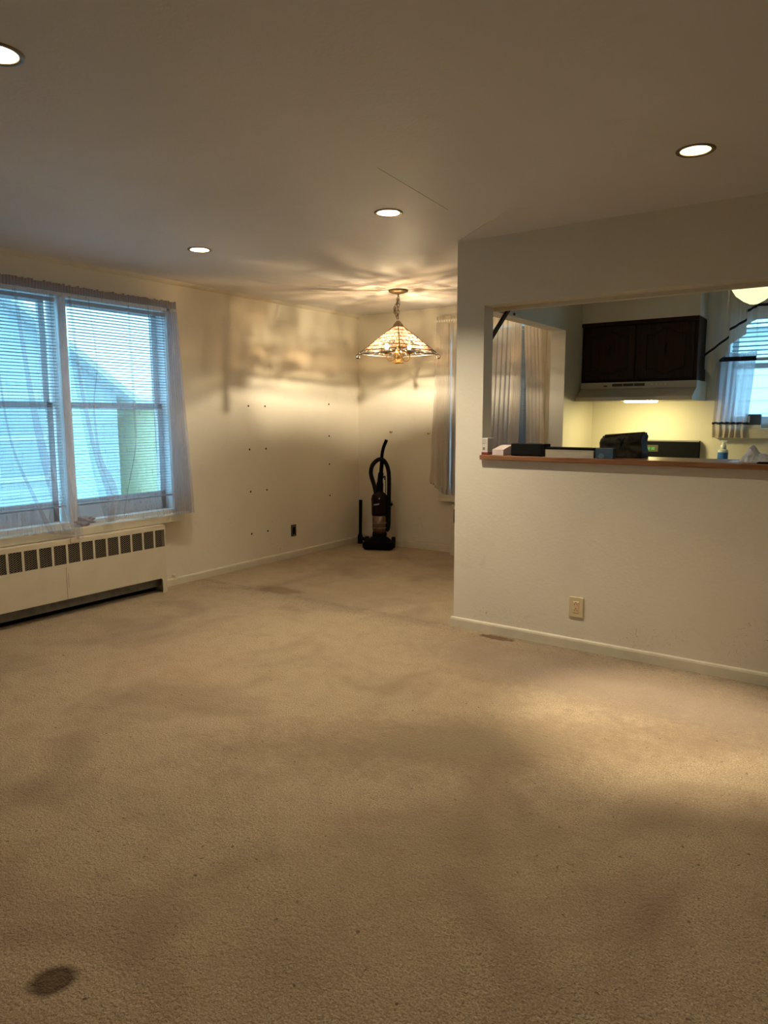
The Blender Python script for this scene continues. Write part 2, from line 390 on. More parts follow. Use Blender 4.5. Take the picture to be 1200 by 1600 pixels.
def tag(o, label, cat, group=None, kind=None):
    o['label'] = label; o['category'] = cat
    if group: o['group'] = group
    if kind: o['kind'] = kind
    return o
def thing(name, label, cat, loc=(0, 0, 0), rz=0, group=None):
    o = bpy.data.objects.new(name, None); COL.objects.link(o); o.location = loc; o.rotation_euler = (0, 0, rz)
    o.empty_display_size = 0.1
    return tag(o, label, cat, group)
def struct(o): o['kind'] = 'structure'; return o
def structure_empty(name, loc=(0, 0, 0), rz=0):
    o = bpy.data.objects.new(name, None); COL.objects.link(o); o.location = loc; o.rotation_euler = (0, 0, rz); o['kind'] = 'structure'; return o
def part_copy(src_mesh, name, parent, loc=(0, 0, 0), rot=(0, 0, 0)):
    o = bpy.data.objects.new(name, src_mesh); COL.objects.link(o); o.parent = parent; o.location = loc; o.rotation_euler = rot; return o

def uniq(vals): return sorted(set(round(v, 5) for v in vals))

# ------------------------------------------------------------ room dimensions
XL, YF, YP, XP, H = -4.71, 6.24, 4.01, -2.25, 2.44
YB, XR = -1.6, 2.3
TP = 0.12                       # thickness of the inner walls
XK = XP + TP                    # kitchen side of the partition
LEDGE = 1.137

m = MB(); m.box(-4.95, XR + .15, YB - .15, YF + .25, -0.12, 0.0)
struct(m.obj('floor', M['carpet']))
# ceiling with round holes for the can lights
LIGHTS = [(-3.70, 3.22), (-2.235, 3.235), (-0.715, 3.22), (-2.235, 1.20), (-3.70, 1.20), (-0.715, 1.20), (1.0, 1.20)]
def ceiling_mesh():
    bm = bmesh.new()
    x0, x1, y0, y1 = -4.95, XR + .15, YB - .15, YF + .25
    R = 0.066
    # cut the sheet into cells around each hole
    us = uniq([x0, x1] + [x + s * .12 for x, _ in LIGHTS for s in (-1, 1)])
    vs = uniq([y0, y1] + [y + s * .12 for _, y in LIGHTS for s in (-1, 1)])
    # merge near-equal cuts
    def merge(a):
        o = [a[0]]
        for v in a[1:]:
            if v - o[-1] > 0.03: o.append(v)
        return o
    us, vs = merge(us), merge(vs)
    for i in range(len(us) - 1):
        for j in range(len(vs) - 1):
            a, b, c, d = us[i], us[i + 1], vs[j], vs[j + 1]
            L = [l for l in LIGHTS if a < l[0] < b and c < l[1] < d]
            if not L:
                bm.faces.new([bm.verts.new(p) for p in ((a, c, H), (b, c, H), (b, d, H), (a, d, H))]); continue
            lx, ly = L[0]; n = 32; inner, outer = [], []
            for k in range(n):
                t = 2 * PI * k / n; ct, st = math.cos(t), math.sin(t)
                inner.append(bm.verts.new((lx + R * ct, ly + R * st, H)))
                tx = (b - lx) / ct if ct > 1e-9 else ((a - lx) / ct if ct < -1e-9 else 1e9)
                ty = (d - ly) / st if st > 1e-9 else ((c - ly) / st if st < -1e-9 else 1e9)
                tt = min(tx, ty); outer.append(bm.verts.new((lx + tt * ct, ly + tt * st, H)))
            for k in range(n):
                bm.faces.new((inner[k], outer[k], outer[(k + 1) % n], inner[(k + 1) % n]))
            for (px, py) in ((a, c), (b, c), (b, d), (a, d)):   # corner triangles
                ang = math.atan2(py - ly, px - lx) % (2 * PI); k = int(ang / (2 * PI) * n) % n
                vo, vn = outer[k], outer[(k + 1) % n]
                pc = bm.verts.new((px, py, H))
                bm.faces.new((vo, pc, vn))
    bmesh.ops.remove_doubles(bm, verts=bm.verts, dist=1e-5)
    for f in bm.faces:
        if f.normal.z > 0: f.normal_flip()
    # top sheet for thickness
    top = [bm.verts.new(p) for p in ((x0, y0, H + .2), (x1, y0, H + .2), (x1, y1, H + .2), (x0, y1, H + .2))]
    bm.faces.new(top)
    for (p, q) in (((x0, y0), (x1, y0)), ((x1, y0), (x1, y1)), ((x1, y1), (x0, y1)), ((x0, y1), (x0, y0))):
        bm.faces.new([bm.verts.new(v) for v in ((*p, H), (*q, H), (*q, H + .2), (*p, H + .2))])
    me = bpy.data.meshes.new('ceiling'); bm.to_mesh(me); bm.free(); me.materials.append(M['ceil'])
    o = bpy.data.objects.new('ceiling', me); COL.objects.link(o); return o
ceil = struct(ceiling_mesh())
# hairline cracks in the ceiling plaster
m = MB()
for a, b in (((-1.883, 2.643), (-1.952, 3.371)), ((-2.245, 4.0), (-1.87, 3.685))):
    d = Vector((b[0] - a[0], b[1] - a[1])); n_ = Vector((-d.y, d.x)).normalized() * 0.0018
    m.prism([(a[0] - n_.x, a[1] - n_.y), (b[0] - n_.x, b[1] - n_.y), (b[0] + n_.x, b[1] + n_.y), (a[0] + n_.x, a[1] + n_.y)], H - .0006, H + .001, 'z')
m.obj('ceiling_crack', mat('crack_shadow', (0.46, 0.42, 0.36), 0.9), ceil)

# left wall with the double window
WY0, WY1, WZ0, WZ1 = 1.965, 3.765, 0.60, 2.22
T_OUT = 0.24
m = MB()
m.slab([YB - .15, WY0, WY1, YF + .25], [-.1, WZ0, WZ1, H + .1], lambda u, v: not (WY0 < u < WY1 and WZ0 < v < WZ1), XL, XL - T_OUT, lambda u, v, w: (w, u, v))
struct(m.obj('wall_left', M['wall_m']))
# far wall with dining window and kitchen window
FX0, FX1, FZ0, FZ1 = -3.60, -2.62, 0.60, 2.24
KX0, KX1, KZ0, KZ1 = -1.07, 0.05, 1.28, 2.20
m = MB()
m.slab([XL - .24, FX0, FX1, KX0, KX1, XR + .15], [-.1, FZ0, KZ0, KZ1, FZ1, H + .1],
       lambda u, v: not ((FX0 < u < FX1 and FZ0 < v < FZ1) or (KX0 < u < KX1 and KZ0 < v < KZ1)), YF, YF + T_OUT, lambda u, v, w: (u, w, v))
struct(m.obj('wall_back', M['wall_m']))
# half wall with the pass-through
OX0, OX1, OZ0, OZ1 = -2.06, 0.45, 1.107, 2.045
m = MB()
m.slab([XP, OX0, OX1, XR], [-.1, OZ0, OZ1, H + .1], lambda u, v: not (OX0 < u < OX1 and OZ0 < v < OZ1), YP, YP + TP, lambda u, v, w: (u, w, v))
struct(m.obj('wall_middle', M['wall_m']))
# partition between dining corner and kitchen
m = MB()
m.slab([YP + TP, 5.548, YF + .1], [-.1, 2.048, H + .1], lambda u, v: u > 5.548 or v > 2.048, XP, XK, lambda u, v, w: (w, u, v))
struct(m.obj('wall_partition', M['wall']))
m = MB(); m.box(XR, XR + .15, YB - .15, YF + .2, -.1, H + .1); struct(m.obj('wall_right', M['wall']))
m = MB(); m.box(XL - .24, XR + .15, YB - .15, YB, -.1, H + .1); struct(m.obj('wall_front', M['wall']))
# soffit above the kitchen cabinets
m = MB(); m.box(XK, -1.215, YF - .335, YF, 2.132, H); struct(m.obj('soffit', M['wall']))

def baseboard(name, length, loc, rz, h=0.062, t=0.014):
    m = MB(); prof = [(0, 0), (-t, 0), (-t, h * .78), (-t * .8, h * .93), (-t * .35, h), (0, h)]
    m.prism([(u, v) for u, v in prof], 0, length, 'x')
    o = m.obj(name, M['trim']); o.location = loc; o.rotation_euler = (0, 0, rz); return struct(o)
# baseboard local: runs +x, sticks out to -y
baseboard('baseboard_back', -3.50 - XL, (XL, YF, 0), 0, 0.075)
baseboard('baseboard_middle', XR - XP + .014, (XP - .014, YP, 0), 0, 0.066, 0.016)
baseboard('baseboard_left', YF - 3.52, (XL, 3.52, 0), PI / 2, 0.062)
baseboard('baseboard_left_near', 1.05 - YB, (XL, YB, 0), PI / 2, 0.062)
baseboard('baseboard_partition', YF - 5.56, (XP, YF, 0), -PI / 2, 0.07)
baseboard('baseboard_right', YF - YB, (XR, YF, 0), -PI / 2)
# shoe line on top of the back baseboard
m = MB(); m.tube([(XL + .02, YF - .006, .079), (-3.5, YF - .006, .079)], .004, 6); struct(m.obj('trim_2', M['trim']))
# small cove at ceiling of the left wall
m = MB(); m.prism([(0, 0), (-.028, 0), (-.022, -.012), (-.01, -.024), (0, -.03)], 0, YF - YB, 'x')
o = m.obj('trim_1', M['trim']); o.location = (XL, YB, H); o.rotation_euler = (0, 0, PI / 2); struct(o)

# ------------------------------------------------------------ windows (local: x along wall, -y to the room, z up)
def window(name, loc, rz, units, z0, z1, zmid, depth, sill, glass_bottom=None, stile=0.06):
    """units: list of (x0,x1) unit openings; depth: distance of the sashes behind the wall face"""
    w = structure_empty(name, loc, rz)
    xa, xb = units[0][0], units[-1][1]
    m = MB()
    for (a, b) in zip(units, units[1:]): m.box(a[1], b[0], 0.01, depth + .05, z0, z1, .003)
    m.box(xa - .0, xa + .02, .004, depth + .06, z0, z1); m.box(xb - .02, xb, .004, depth + .06, z0, z1)
    m.box(xa, xb, .004, depth + .06, z1 - .025, z1); m.box(xa, xb, .004, depth + .06, z0, z0 + .03)
    m.obj('window_frame', M['sashw'], w)
    m = MB()   # casing on the wall
    m.box(xa - .05, xa, -.014, .0, z0, z1 + .05, .003); m.box(xb, xb + .05, -.014, 0, z0, z1 + .05, .003); m.box(xa, xb, -.014, 0, z1, z1 + .05, .003)
    m.obj('casing', M['trim'], w)
    gb = glass_bottom
    for (a, b) in units:
        for k, (lo, hi, yy) in enumerate(((zmid - .02, z1 - .02, depth + .025), (z0 + .03, zmid + .02, depth - .01))):
            s = MB(); br = (gb - (z0 + .03)) if (k == 1 and gb) else .045
            s.box(a + .02, a + stile + .02, yy, yy + .03, lo, hi, .002); s.box(b - stile - .02, b - .02, yy, yy + .03, lo, hi, .002)
            s.box(a + .02, b - .02, yy, yy + .03, hi - .04, hi, .002); s.box(a + .02, b - .02, yy, yy + .03, lo, lo + br, .002)
            so = s.obj('sash', M['sashw'], w)
            g = MB(); g.box(a + stile + .02, b - stile - .02, yy + .012, yy + .016, lo + br, hi - .04)
            g.obj('pane', M['glass'], so)
    sx0, sx1, sz0, sz1, sd = sill
    m = MB(); m.box(sx0, sx1, -sd, .004, sz0, sz1, .008, 2); m.obj('window_sill', M['trim'], w)
    return w
# left wall: local x -> +Y, local -y -> +X
window('window_1', (XL, 0, 0), PI / 2, [(1.965, 2.835), (2.895, 3.765)], WZ0, WZ1, 1.458, 0.12, (1.88, 3.775, .537, .60, .09), 0.775, stile=0.045)
window('window_2', (0, YF, 0), 0, [(FX0, FX1)], FZ0, FZ1, 1.47, 0.12, (-3.66, -2.56, .525, .60, .07), 0.74)
window('window_3', (0, YF, 0), 0, [(KX0, KX1)], KZ0, KZ1, 1.765, 0.12, (KX0 - .05, KX1 + .05, 1.20, 1.28, .05), 1.37, stile=.04)

# ------------------------------------------------------------ blinds
def blind(label, loc, rz, x0, x1, ztop, zbot, pitch, tilt, sw=0.025, cords=2):
    b = thing('venetian_blind', label, 'blind', loc, rz)
    m = MB(); m.box(x0, x1, -.016, .016, ztop - .028, ztop, .002); m.obj('headrail', M['slat'], b)
    m = MB(); m.box(x0, x1, -.012, .012, zbot, zbot + .012, .003); m.obj('bottom_rail', M['slat'], b)
    m = MB()  # curved slat
    w = x1 - x0; hw = sw / 2; th = 0.0009; pr = []
    for k in range(5):
        u = -hw + sw * k / 4; pr.append((u, .0016 * (1 - (u / hw) ** 2)))
    m.prism(pr + [(u, v - th) for u, v in reversed(pr)], -w / 2, w / 2, 'x'); sm = m.mesh('slat', M['slat'])
    z = ztop - .028 - pitch * .7; xc = (x0 + x1) / 2
    while z > zbot + .016:
        part_copy(sm, 'slat', b, (xc, 0, z), (-tilt + random.uniform(-.03, .03), random.uniform(-.0006, .0006), 0)); z -= pitch
    for k in range(cords):
        x = x0 + (x1 - x0) * (0.16 + 0.68 * k / max(1, cords - 1))
        m = MB()
        for yy in (-.0125, .0125): m.tube([(x, yy, ztop - .02), (x, yy, zbot + .01)], .0007, 4)
        m.obj('ladder_cord', M['cord'], b)
    return b
blind('white mini blind behind left half of the sheer curtains on the big window', (XL - .03, 0, 0), PI / 2, 1.99, 2.82, 2.185, .74, .0215, .17)
blind('white mini blind in right half of the big window above the radiator cover', (XL - .03, 0, 0), PI / 2, 2.915, 3.74, 2.185, .74, .0215, .17)
blind('white closed-looking mini blind in the dining corner window', (0, YF + .03, 0), 0, FX0 + .03, FX1 - .03, 2.20, .64, .0215, 1.27)
blind('wide-slatted white blind pulled half up in the kitchen window', (0, YF + .03, 0), 0, KX0 + .03, KX1 - .03, 2.17, 1.80, .034, .2, .036, 3)
# beaded chain of the dining window blind
m = MB()
zz = 1.75
while zz > 0.95:
    bmesh.ops.create_icosphere(m.bm, subdivisions=1, radius=.0035, matrix=Matrix.Translation((-2.70, 0, zz))); zz -= .0125
o = m.obj('bead_chain', M['cord']); o.location = (0, YF - .022, 0)
o2 = MB(); o2.tube([(-2.70, YF - .022, 2.16), (-2.70, YF - .022, 1.75)], .001, 5); cc = o2.obj('pull_cord', M['cord'])
t = thing('blind_pull', 'white beaded pull chain hanging beside the dining window curtain', 'blind chain', (0, 0, 0)); o.parent = t; cc.parent = t
t2 = MB(); t2.tube([(-3.535, YF - .02, 2.16), (-3.53, YF - .022, 1.3)], .004, 6)
w_ = t2.obj('tilt_wand', M['cord']); tag(w_, 'clear tilt wand hanging in front of the dining corner blind', 'blind wand')

# ------------------------------------------------------------ curtains (same local frame)
def cloth(xl, xr, zt, zb, folds, amp, gather, depth, nu=140, nv=44, phase=0.0, seed=1, lowz=None, extra=None):
    """xl, xr: functions of v in 0..1 (0 = top); folds overlap sideways by gather"""
    rnd = random.Random(seed); ph = [rnd.uniform(0, 6.28) for _ in range(6)]
    bm = bmesh.new(); G = []
    for i in range(nu + 1):
        u = i / nu; col = []
        for j in range(nv + 1):
            v = j / nv
            a = 2 * PI * folds * u + phase + 0.9 * math.sin(3 * v + ph[0] + 5 * u) * v + 0.5 * math.sin(9 * u + ph[1])
            g = gather * (1 - 0.35 * v); mod = 0.6 + 0.4 * math.sin(7 * u + ph[2])
            x = xl(v) + (xr(v) - xl(v)) * u + g * mod * math.sin(a) * (0.4 + .6 * v) * min(1, u * 8, (1 - u) * 8)
            y = depth - amp * (0.35 + 0.65 * v) * (math.cos(a) + 0.35 * math.sin(2.1 * a + ph[3]))
            z0 = zb + (lowz(u) if lowz else 0)
            z = zt + (z0 - zt) * v
            if extra: x, y, z = extra(u, v, x, y, z)
            col.append(bm.verts.new((x, y, z)))
        G.append(col)
    for i in range(nu):
        for j in range(nv):
            f = bm.faces.new((G[i][j], G[i + 1][j], G[i + 1][j + 1], G[i][j + 1])); f.smooth = True
    mb = MB(); mb.bm.free(); mb.bm = bm; return mb
def ruffle(xl, xr, z0, z1, y, n, amp, seed=3):
    rnd = random.Random(seed); bm = bmesh.new(); N = n * 8; rows = []
    hs = [rnd.uniform(-.006, .006) for _ in range(n + 2)]
    for i in range(N + 1):
        u = i / N; a = 2 * PI * n * u; k = int(u * n)
        r = []
        for (z, am) in ((z0, .35), (z0 + (z1 - z0) * .3, .5), (z0 + (z1 - z0) * .5, .25), (z1 + hs[k], 1.0)):
            r.append(bm.verts.new((xl + (xr - xl) * u, y + amp * am * math.sin(a), z)))
        rows.append(r)
    for A, B in zip(rows, rows[1:]):
        for j in range(3):
            f = bm.faces.new((A[j], B[j], B[j + 1], A[j + 1])); f.smooth = True
    mb = MB(); mb.bm.free(); mb.bm = bm; return mb

def add_slices(mb, strips):  # narrow overlapping pleats lying in front: (list of (x,y,z,w))
    for pts in strips:
        prev = None
        for (x, y, z, w) in pts:
            row = [mb.bm.verts.new((x + w * (k / 3 - .5), y - .006 * math.sin(PI * k / 3), z)) for k in range(4)]
            if prev:
                for k in range(3):
                    f = mb.bm.faces.new((prev[k], prev[k + 1], row[k + 1], row[k])); f.smooth = True
            prev = row
def catmull(pts, n=8):
    out = []
    P = [pts[0]] + list(pts) + [pts[-1]]
    for i in range(1, len(P) - 2):
        for k in range(n):
            t = k / n; r = []
            for a, b, c, d in zip(P[i - 1], P[i], P[i + 1], P[i + 2]):
                r.append(.5 * (2 * b + (c - a) * t + (2 * a - 5 * b + 4 * c - d) * t * t + (3 * b - a - 3 * c + d) * t ** 3))
            out.append(tuple(r))
    out.append(tuple(pts[-1])); return out

RODY = -.10    # local y of the rod in front of the left wall
lw = dict(loc=(XL, 0, 0), rz=PI / 2)
# left panel of the big window
t = thing('sheer_curtain', 'grey sheer curtain panel left of the parting, hem dragging over the sill', 'curtain', **lw)
def lz(u): return .03 * math.sin(5 * u) * (1 - u) - .045 * max(0, (u - .78) / .22)
c = cloth(lambda v: 1.84 - .05 * v, lambda v: 2.80 - .015 * v + .02 * math.sin(3 * v), 2.20, .60, 15, .010, .012, RODY - .012, 200, 50, seed=4, lowz=lz)
add_slices(c, [catmull([(2.47, RODY - .03, 2.18, .02), (2.49, RODY - .035, 1.9, .028), (2.53, RODY - .035, 1.5, .04), (2.58, RODY - .04, 1.15, .06), (2.64, RODY - .05, .85, .07), (2.70, RODY - .055, .62, .055), (2.74, RODY - .055, .57, .05)]),
               catmull([(2.71, RODY - .03, 2.18, .03), (2.72, RODY - .03, 1.6, .05), (2.72, RODY - .03, 1.1, .06), (2.74, RODY - .045, .8, .08), (2.78, RODY - .055, .56, .06)]),
               catmull([(2.77, RODY - .03, 2.18, .03), (2.775, RODY - .03, 1.6, .045), (2.775, RODY - .03, 1.1, .05), (2.78, RODY - .045, .8, .06), (2.80, RODY - .06, .535, .05)]),
               catmull([(2.30, RODY - .03, 2.18, .012), (2.33, RODY - .03, 1.7, .014), (2.38, RODY - .035, 1.2, .016), (2.52, RODY - .04, .8, .03), (2.60, RODY - .045, .6, .04)])])
c.obj('panel', M['sheer'], t)
ruffle(1.84, 2.80, 2.205, 2.262, RODY, 46, .006).obj('gathered_header', M['header'], t)
# right panel
t = thing('sheer_curtain', 'grey sheer curtain panel right of the parting, bunched at its outer edge', 'curtain', **lw)
c = cloth(lambda v: 2.80 + .09 * v + .14 * v * v, lambda v: 3.75 + .06 * v, 2.20, .61, 15, .010, .012, RODY - .012, 200, 50, phase=1.3, seed=9, lowz=lambda u: .012 * math.sin(9 * u))
add_slices(c, [catmull([(2.84, RODY - .03, 2.18, .02), (2.87, RODY - .03, 1.8, .02), (2.90, RODY - .035, 1.5, .03), (2.97, RODY - .04, 1.1, .035), (3.06, RODY - .045, .8, .05), (3.05, RODY - .05, .62, .06)]),
               catmull([(2.98, RODY - .03, 2.18, .008), (3.02, RODY - .03, 1.75, .01), (2.98, RODY - .03, 1.45, .012), (3.00, RODY - .035, 1.1, .03), (3.08, RODY - .04, .9, .06), (3.10, RODY - .045, .78, .06), (3.06, RODY - .05, .62, .07)]),
               catmull([(3.30, RODY - .03, 2.18, .014), (3.305, RODY - .03, 1.8, .02), (3.31, RODY - .03, 1.4, .022), (3.30, RODY - .035, 1.15, .012), (3.22, RODY - .035, .85, .01), (3.17, RODY - .04, .65, .008)]),
               catmull([(3.47, RODY - .03, 2.18, .006), (3.48, RODY - .03, 1.6, .007), (3.49, RODY - .03, 1.1, .007)])])
for k in range(7):   # bunched outer pleats
    x = 3.615 + k * .020
    add_slices(c, [catmull([(x, RODY - .012 - .003 * (k % 3), 2.18, .026), (x + .015 + .002 * k, RODY - .02, 1.6, .040), (x + .03 + .005 * k, RODY - .025 - .004 * (k % 2), 1.0, .052), (x + .035 + .0065 * k, RODY - .03, .60, .058)])])
c.obj('panel', M['sheer'], t)
ruffle(2.79, 3.755, 2.205, 2.258, RODY, 46, .006, 8).obj('gathered_header', M['header'], t)
m = MB()   # return of the curtain to the wall
for k in range(3):
    y0, y1 = RODY + .03 * k, RODY + .03 * (k + 1)
    m.quad((3.755, y0, 2.25), (3.755, y1, 2.25), (3.845, y1 - .0, .60), (3.845, y0 - .02, .60))
m.obj('side_return', M['sheer'], t)
r = thing('curtain_rod', 'flat white curtain rod inside the gathered tops of the big window sheers', 'curtain rod', **lw)
m = MB(); m.box(1.80, 3.752, RODY + .008, RODY + .013, 2.21, 2.24, .002); m.obj('rod', M['white'], r)
m = MB(); m.box(3.747, 3.752, RODY + .01, -.001, 2.212, 2.238); m.box(1.80, 1.805, RODY + .01, -.001, 2.212, 2.238); m.obj('bracket', M['white'], r)
# crumpled cloth end lying on the sill in the gap
m = MB(); bmesh.ops.create_icosphere(m.bm, subdivisions=4, radius=1)
for v in m.bm.verts:
    n_ = 1 + .20 * math.sin(3.5 * v.co.x + 3) + .15 * math.sin(5 * v.co.x + 6 * v.co.z) + .10 * math.sin(8 * v.co.z - 7 * v.co.x + 4 * v.co.y) + .04 * math.sin(13 * v.co.x + 11 * v.co.z)
    v.co = Vector((v.co.x * .075 * n_, v.co.y * .030 * n_, .036 + v.co.z * .034 * n_))
o = m.obj('bundled_cloth', M['header'], smooth=True); o.location = (XL + .055, 2.91, .60); o.rotation_euler = (0, 0, PI / 2)
tag(o, 'bluish grey bundled cloth on the sill where the two sheers part', 'cloth')

# dining window curtains
dw = dict(loc=(0, YF, 0), rz=0)
t = thing('sheer_curtain', 'beige sheer curtain panel left of the beaded chain in the dining corner', 'curtain', **dw)
c = cloth(lambda v: -3.67 - .07 * v, lambda v: -2.78 - .05 * v, 2.27, .60, 17, .013, .014, -.085, 220, 44, seed=21, lowz=lambda u: .11 * max(0, 1 - u * 6))
for k in range(6):
    x = -3.66 + k * .022
    add_slices(c, [catmull([(x, -.10 - .003 * (k % 2), 2.27, .028), (x - .012 * (1 - k / 6), -.105, 1.5, .036), (x - .055 * (1 - k / 6), -.11, .72 - .012 * k, .045)])])
for k in range(5):
    x = -2.86 + k * .02
    add_slices(c, [catmull([(x, -.10 - .003 * (k % 2), 2.27, .026), (x - .005, -.105, 1.5, .03), (x - .03, -.11, .62, .035)])])
c.obj('panel', M['sheer2'], t)
ruffle(-3.68, -2.76, 2.27, 2.335, -.085, 34, .010, 5).obj('gathered_header', M['header2'], t)
t = thing('sheer_curtain', 'narrow gathered beige sheer right of the beaded chain, seen through the pass-through', 'curtain', **dw)
c = cloth(lambda v: -2.77 + .12 * v ** .6, lambda v: -2.585 + .055 * v, 2.27, .62, 6, .016, .02, -.085, 80, 40, seed=31)
for k in range(5):
    x = -2.74 + k * .034
    add_slices(c, [catmull([(x, -.10 - .003 * (k % 2), 2.27, .03), (x + .04, -.105, 1.6, .032), (x + .055, -.11, 1.0, .034), (x + .06, -.11, .63, .034)])])
c.obj('panel', M['sheer2'], t)
ruffle(-2.76, -2.58, 2.27, 2.33, -.085, 7, .010, 6).obj('gathered_header', M['header2'], t)
r = thing('curtain_rod', 'white curtain rod carrying the beige dining corner sheers', 'curtain rod', **dw)
m = MB(); m.box(-3.69, -2.57, -.086, -.084, 2.285, 2.305, .0005); m.obj('rod', M['white'], r)
m = MB(); m.box(-3.69, -3.685, -.08, -.001, 2.277, 2.303); m.box(-2.575, -2.57, -.08, -.001, 2.277, 2.303); m.obj('bracket', M['white'], r)

# ------------------------------------------------------------ radiator covers
def radiator(label, loc, rz, x0, x1, h, depth, first, n, pitch=.103, gw=.087, gz0=.368, gz1=.502, foot=.035, openh=.118, ends=(1, 1)):
    """local x along the wall, -y to the room; grille openings run from x = first downwards"""
    rdt = thing('radiator_cover', label, 'radiator', loc, rz)
    m = MB(); gx = [(first - k * pitch - gw, first - k * pitch) for k in range(n)]
    us = uniq([x0, x1, x0 + foot, x1 - foot] + [v for a in gx for v in a]); vs = [0, openh, gz0, gz1, h]
    def solid(u, v):
        if v < openh: return u < x0 + foot or u > x1 - foot
        if gz0 < v < gz1: return not any(a < u < b for a, b in gx)
        return True
    m.slab(us, vs, solid, -depth, -depth + .004, lambda u, v, w: (u, w, v))
    # rounded corners of the toe opening
    for xc, s in ((x0 + foot, 1), (x1 - foot, -1)):
        pts = [(xc, openh)] + [(xc + s * .02 * (1 - math.sin(a)), openh - .02 * (1 - math.cos(a))) for a in [PI / 2 * k / 5 for k in range(6)]]
        m.prism(pts, -depth, -depth + .004, 'y')
    m.obj('front_panel', M['cover'], rdt)
    m = MB(); m.box(x0, x1, -depth, -.001, h, h + .004); m.tube([(x0, -depth + .004, h - .001), (x1, -depth + .004, h - .001)], .005, 8)
    m.obj('top_panel', M['cover'], rdt)
    m = MB(); m.box(x0 - .004, x0, -depth, -.001, 0, h + .003); m.obj('side_panel', M['cover'], rdt)
    m = MB(); m.box(x1, x1 + .004, -depth, -.001, 0, h + .003); m.obj('side_panel', M['cover'], rdt)
    # expanded-metal grille mesh, shared
    g = MB(); rows = 9; cols = 4; hh = gz1 - gz0
    for i in range(rows + 1):
        for s in (-1, 1):
            pts = []
            for k in range(cols * 2 + 1):
                x = gw * k / (cols * 2); z = hh * i / rows + s * (hh / rows * .5) * (1 if k % 2 else 0) * .9
                pts.append((x, z))
            for (a, b) in zip(pts, pts[1:]):
                if max(a[1], b[1]) > hh or min(a[1], b[1]) < 0: continue
                g.prism([(a[0], a[1] - .0010), (b[0], b[1] - .0010), (b[0], b[1] + .0010), (a[0], a[1] + .0010)], 0, .002, 'y')
    gm = g.mesh('grille', M['grille'])
    for a, b in gx: part_copy(gm, 'grille', rdt, (a, -depth + .006, gz0))
    m = MB(); m.box(x0 + .01, x1 - .01, -depth + .03, -depth + .034, gz0 - .03, gz1 + .02); m.obj('dark_inner_sheet', M['dark_in'], rdt)  # near-black sheet standing in for the shade behind the grilles
    m = MB(); m.box(x0 + .02, x1 - .02, -depth + .055, -.012, .045, .17); m.obj('fin_block', M['fin'], rdt)
    m = MB(); m.box(x0 + .01, x1 - .01, -.012, -.002, 0.0, .3); m.obj('dark_back_sheet', M['dark_in'], rdt)  # near-black sheet at the back, painted shade of the cover's interior
    return rdt
rd = radiator('long cream metal radiator cover with dark mesh grilles under the big window', (XL, 0, 0), PI / 2, 1.10, 3.525, .532, .14, 3.522, 22)
m = MB(); m.box(2.690, 2.692, -.1412, -.1402, .118, .345); m.box(2.705, 2.7065, -.1412, -.1402, .20, .30); m.obj('seam', M['rust'], rd)
m = MB(); m.box(2.735, 2.80, -.146, -.141, .505, .545, .004, 2); m.obj('joining_clip', M['cover'], rd)
# far radiator, mostly hidden by the half wall
radiator('cream radiator cover under the dining corner window, its end showing past the half wall', (0, YF, 0), 0, -3.47, -2.30, .50, .13, -2.335, 11, gz0=.33, gz1=.465, pitch=.102)

# ------------------------------------------------------------ can lights
CAN_LEVEL = [.80, 2.1, 1.0, .38, .38, .38, .30]      # the cans hold bulbs of different strength
def can_light(x, y, label, level, narrow=False, wide=False):
    glow = emission('can_bulb_glow', WARM, BULB_CAN * level)
    t = thing('recessed_light', label, 'ceiling light', (x, y, H))
    m = MB(); m.lathe([(.0560, .010), (.0575, .0), (.060, -.004), (.070, -.006), (.0755, -.003), (.0765, .0)], n=40); m.obj('trim_ring', M['canrim'], t)
    m = MB(); m.lathe([(.0565, .008), (.062, .03), (.060, .075), (.05, .11), (.03, .115)], n=32, cap1=True); m.obj('reflector', M['can'], t, recalc=True)
    m = MB(); pr = [(.004, .050), (.018, .052), (.030, .058), (.036, .068), (.033, .082), (.02, .10), (.014, .112)]
    if narrow: pr = [(.004, .094), (.018, .095), (.026, .098), (.026, .104), (.02, .109), (.014, .113)]
    if wide: pr = [(r_, z_ - .026) for r_, z_ in pr[:-1]] + [(.014, .112)]
    m.lathe(pr, n=24, cap0=True); m.obj('bulb', glow, t)
    if narrow:      # reflector lamp: its own beam
        ld = bpy.data.lights.new('spot_lamp', 'SPOT'); ld.energy = SPOT_W; ld.color = WARM; ld.spot_size = math.radians(38); ld.spot_blend = 0.9; ld.shadow_soft_size = 0.02
        lo = bpy.data.objects.new('spot_lamp', ld); COL.objects.link(lo); lo.parent = t; lo.location = (0, 0, .085)
    return t
LAB = ['recessed ceiling light nearest the big window', 'recessed ceiling light between the pendant and the half wall corner',
       'recessed ceiling light in front of the kitchen pass-through', 'recessed ceiling light at upper left, nearest of all to the viewer',
       'recessed ceiling light in near row, next to the window wall', 'recessed ceiling light in near row, middle of the room', 'recessed ceiling light in near row, next to the right wall']
for k, ((x, y), l) in enumerate(zip(LIGHTS, LAB)): can_light(x, y, l, CAN_LEVEL[k], k == 2, k == 0)

